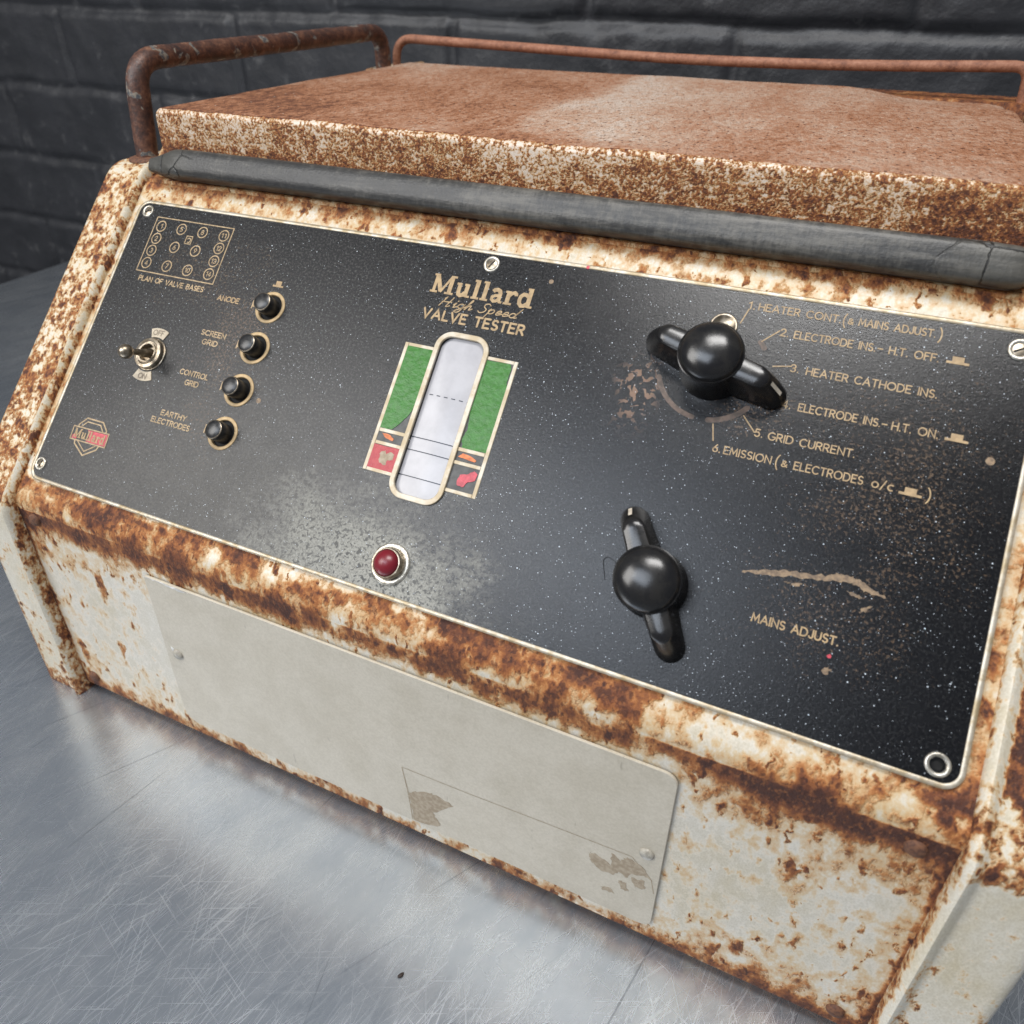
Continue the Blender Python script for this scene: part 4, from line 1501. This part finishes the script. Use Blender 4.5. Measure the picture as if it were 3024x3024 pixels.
# ------------------------------------------------------------------ knobs
def build_knob(cu, cv, ang):
    ca_, sa_ = math.cos(R(ang)), math.sin(R(ang))
    def fr(a, b, h):       # a along pointer, b across, h up
        return Pm(cu + a * ca_ - b * sa_, cv + a * sa_ + b * ca_, h)
    body = MB()
    prof = [(13.4, 0.8), (13.2, 2.0), (12.6, 5.0), (12.3, 10), (12.2, 15.0), (12.4, 17.0)]
    prof += [(12.65, 17.4), (12.55, 17.9), (12.2, 18.05)]
    for k in range(1, 13):
        t = math.pi / 2 * k / 12
        prof.append((12.0 * math.cos(t) ** 0.92 + 0.02, 18.0 + 5.7 * math.sin(t)))
    body.lathe(0, 0, prof, 56)
    root = body.build("rotary_knob", m_bakelite, T, frame=fr, fix=True)
    shade_angle(root, 45)
    # two wings; long axis a, flat tops, flaring to the panel
    for sg, tip in ((1, 31.0), (-1, 30.0)):
        secs = []
        # loops from bottom to top: (height, tip length, half width at root, half width near tip)
        for h, tl, w0, w1 in ((0.9, tip, 7.4, 5.7), (3.0, tip - 0.3, 7.0, 5.6), (7.0, tip - 2.0, 6.2, 5.3), (11.0, tip - 4.2, 5.7, 5.0), (14.6, tip - 6.6, 5.2, 4.6), (16.0, tip - 7.3, 4.8, 4.2), (16.5, tip - 7.9, 4.4, 3.7), (16.95, tip - 9.4, 3.0, 2.3), (17.1, tip - 10.8, 1.2, 0.9)):
            loop = [(6.0, -w0)]
            c = tl - w1
            loop.append((c * .75, -w1 - (w0 - w1) * 0.25))
            for k in range(11):
                t = R(-90 + 180 * k / 10)
                loop.append((c + w1 * math.cos(t), w1 * math.sin(t)))
            loop.append((c * .75, w1 + (w0 - w1) * 0.25))
            loop.append((6.0, w0))
            secs.append([(sg * a, b * sg, h) for a, b in loop])
        w = MB()
        n = len(secs[0])
        for s_ in secs: w.v += s_
        for q in range(len(secs) - 1):
            for k in range(n):
                j = (k + 1) % n
                w.f.append([q * n + k, q * n + j, (q + 1) * n + j, (q + 1) * n + k])
        w.f.append([(len(secs) - 1) * n + k for k in range(n)])
        o = w.build("knob_wing", m_bakelite, root, frame=fr, fix=True)
        shade_angle(o, 26)
    mk = MB()
    L = [(28.6, 7.6), (26.8, 10.9), (24.6, 15.0)]
    i = 0
    for a, h in L: mk.v += [(a + 0.55, -0.75, h + 0.2), (a + 0.55, 0.75, h + 0.2)]
    for k in range(2): mk.f.append([2 * k, 2 * k + 1, 2 * k + 3, 2 * k + 2])
    mk.build("pointer_mark", m_white_mark, root, frame=fr, smooth=False)
    return root


ku = build_knob(KU[0], KU[1] + 0.3, -15.5)
kl = build_knob(326.6, 37.8, 120.5)

# dome nut half hidden behind the upper knob
nb = MB(); nb.lathe(326.6, 146.0, [(5.7, 0.02), (5.6, 0.5), (5.2, 0.7), (4.6, 0.6), (4.3, 0.2)], 32)
nw = nb.build("steel_washer", m_oldnickel, T)
nb = MB(); nb.lathe(326.6, 146.0, [(4.4, 0.12)], 24); nb.build("washer_hole", simple("rusty_washer_bore", (0.05, 0.025, 0.018), 0.7), nw)

# ------------------------------------------------------------------ pilot lamp
pl = MB(); pl.lathe(217.6, 14.5, [(9.2, 0.02), (9.1, 0.7), (8.5, 1.0), (6.9, 1.0), (6.7, 0.8)], 44, cap=False)
lamp = pl.build("pilot_lamp", m_steel, T)
p2 = MB(); p2.lathe(217.6, 14.5, [(6.8, 0.2), (6.7, 4.2), (6.4, 4.8), (5.9, 4.9), (5.75, 4.4)], 44, cap=False)
shade_angle(p2.build("lamp_barrel", m_oldnickel, lamp), 40)
p2 = MB(); p2.lathe(217.6, 14.5, [(5.8, 4.2), (5.5, 5.2), (4.7, 6.3), (3.4, 7.2), (1.8, 7.8), (0.3, 8.0)], 44)
p2.build("red_lens", m_lamp, lamp)


# ------------------------------------------------------------------ panel screws
def panel_screw(u, v, r, head=True, slot=40):
    s = MB(); s.lathe(u, v, [(r, 0.03), (r * .97, 0.55), (r * .84, 0.75), (r * .66, 0.5), (r * .60, 0.0)] + ([] if head else [(r * .52, -1.2)]), 32, cap=False)
    root = s.build("panel_screw" if head else "screw_eyelet", m_steel, T)
    if head:
        q = MB(); q.lathe(u, v, [(r * .62, 0.06), (r * .5, 0.22), (r * .2, 0.36), (0.05, 0.38)], 28); q.build("screw_head", m_oldnickel, root)
        q = MB(); c, s_ = math.cos(R(slot)), math.sin(R(slot)); a, b = r * .56, 0.32
        q.poly([(u + a * c - b * s_, v + a * s_ + b * c), (u - a * c - b * s_, v - a * s_ + b * c), (u - a * c + b * s_, v - a * s_ - b * c), (u + a * c + b * s_, v + a * s_ - b * c)], 0.45)
        q.build("screw_slot", m_hole, root, smooth=False)
    else:
        q = MB(); q.lathe(u, v, [(r * .60, -1.1)], 28); q.build("eyelet_hole", m_hole, root)
    return root


panel_screw(7.7, 157.2, 3.6, True, 20)
panel_screw(218.5, 157.2, 4.0, True, 60)
panel_screw(430.6, 155.8, 4.2, True, 30)
panel_screw(5.6, 8.6, 3.5, True, 75)
panel_screw(431.6, 7.0, 4.1, False)


# ------------------------------------------------------------------ cover plate on the front
def build_cover():
    x0, x1, z0, z1 = 81.6, 353.3, -137.6, -30.4
    outl = rrect(x0, z0, x1, z1, (5.5, 6.0, 2.0, 9.0), 8)
    # gentle waviness of the top edge and a slight sag of the lower left
    n = 90; m = 36
    V = []; Ra = []
    us = np.linspace(0, 1, n); vs = np.linspace(0, 1, m)
    me = None
    bm = bmesh.new()
    lo = [bm.verts.new((a, b, 0.55)) for a, b in outl]
    l1 = [bm.verts.new((a, b, 1.25)) for a, b in outl]
    c = np.array(outl); t = np.roll(c, -1, 0) - np.roll(c, 1, 0); t /= np.linalg.norm(t, axis=1)[:, None]
    l2 = [bm.verts.new((a - ty * .35, b + tx * .35, 1.55)) for (a, b), (tx, ty) in zip(outl, t)]
    k = len(outl)
    for p_, q_ in ((lo, l1), (l1, l2)):
        for i in range(k): bm.faces.new((p_[i], p_[(i + 1) % k], q_[(i + 1) % k], q_[i]))
    f = bm.faces.new(l2)
    bmesh.ops.triangulate(bm, faces=[f])
    bmesh.ops.subdivide_edges(bm, edges=[e for e in bm.edges if e.calc_length() > 12], cuts=12, use_grid_fill=True)
    bmesh.ops.recalc_face_normals(bm, faces=bm.faces)
    co = np.array([v.co[:] for v in bm.verts])
    ra = 0.02 + 0.40 * ss(-128, -139, co[:, 1]) * (0.55 + 0.45 * ss(130, 60, co[:, 0])) + 0.30 * ss(88, 80, co[:, 0]) * ss(-70, -110, co[:, 1])
    for v in bm.verts: v.co = Fm(*v.co)
    me = bpy.data.meshes.new("cover"); bm.to_mesh(me); bm.free()
    at = me.attributes.new('rust', 'FLOAT', 'POINT'); at.data.foreach_set('value', ra.astype(np.float32))
    o = link("cover_plate", me, m_plate, T, smooth=False)
    # outline and remains of a lost label
    g = MB()
    h = 1.62
    stroke(g, [(227.0, -97.0), (262, -95.6), (300, -93.2), (340.5, -91.0), (350.0, -101.5), (352.0, -110.5)], 0.42, h, caps=False)
    stroke(g, [(227.0, -97.0), (229.0, -113.0), (230.6, -136.0)], 0.6, h + .01, caps=False)
    blob(g, [(229.8, -115), (231.2, -136.3), (244.1, -133.5), (246.8, -130), (242.6, -123), (254.6, -110.8), (245.3, -107.6), (237.5, -109.8)], h - .03, h + .03, 0.8, 6, 21)
    for pts, sd in (([(322, -101.5), (324.5, -99.5), (332, -103.5), (331.6, -94.5), (336, -97.5), (338.5, -92.8), (345.5, -95), (350.5, -102), (346.0, -101.0), (341.5, -103.0), (339.5, -107.5), (336, -105.5), (333.4, -109.8), (328, -110.3), (323, -106)], 22),
                    ([(336.4, -112), (340, -111), (341.4, -117), (337.6, -117.5)], 23), ([(329, -122.5), (333.5, -120.4), (335.0, -123.4), (330, -124.5)], 24),
                    ([(341.5, -106), (347.5, -104.5), (348, -110), (344, -111.8)], 25)):
        blob(g, pts, h - .03, h + .04, 0.7, 5, sd)
    g.build("label_residue", m_glue, o, frame=Fm, smooth=False)
    m_primer = simple("white_primer", (0.78, 0.77, 0.74), 0.5)
    w = MB()
    blob(w, [(82.2, -31.2), (92, -31.4), (104, -32.6), (111, -31.4), (96, -31.0)], 1.5, 1.65, 0.35, 5, 31)
    w.build("white_paint_chip", m_primer, o, frame=Fm, smooth=False)
    w = MB()
    blob(w, [(86.2, -77.5), (88.0, -79), (88.4, -84.5), (86.8, -84)], 1.5, 1.65, 0.3, 4, 32)
    w.build("white_paint_chip", m_primer, o, frame=Fm, smooth=False)
    for x, z in ((90.3, -82.1), (346.3, -84.6)):
        q = MB(); q.lathe(x, z, [(3.3, 1.5), (3.2, 2.1), (2.6, 2.7), (1.5, 3.1), (0.1, 3.2)], 24); q.build("rivet", m_paint_rivet, o, frame=Fm)


build_cover()
for x, z in ((6.6, -20.8), (5.6, -139.6), (432.3, -22.7), (432.0, -138.6)):
    q = MB(); q.lathe(x, z, [(3.7, 0.0), (3.6, 0.9), (2.9, 1.6), (1.6, 2.0), (0.1, 2.1)], 26); q.build("casing_screw", m_rust_screw, T, frame=Fm)

# ------------------------------------------------------------------ loose bits
def seed(name, loc, size, mat, label, cat):
    bm = bmesh.new(); bmesh.ops.create_uvsphere(bm, u_segments=12, v_segments=8, radius=1.0)
    for v in bm.verts:
        v.co.x *= size * (1.0 + 0.3 * v.co.y); v.co.y *= size * 0.55; v.co.z *= size * 0.4
    me = bpy.data.meshes.new(name); bm.to_mesh(me); bm.free()
    o = link(name, me, mat)
    o.location = (loc[0], loc[1], ZT + size * 0.4); o.rotation_euler = (0, 0, R(60))
    tag(o, label, cat)


seed("dark_seed", (0.257, -0.067), 0.0016, simple("seed_brown", (0.03, 0.017, 0.012), 0.6), "tiny dark brown seed lying on the metal table below the cover plate", "seed")
hair = bent([Pm(308.5, 34.0, .3), Pm(305.5, 41.5, .5), Pm(307.0, 43.4, .6), Pm(311.0, 41.8, .4), Pm(312.6, 36.0, .3)], 0.0012, 0.0006)
tag(link("hair_fibre", tube_mesh(hair, 0.00010, 6), m_hole), "thin curled black hair lying on the panel beside the lower knob", "hair")
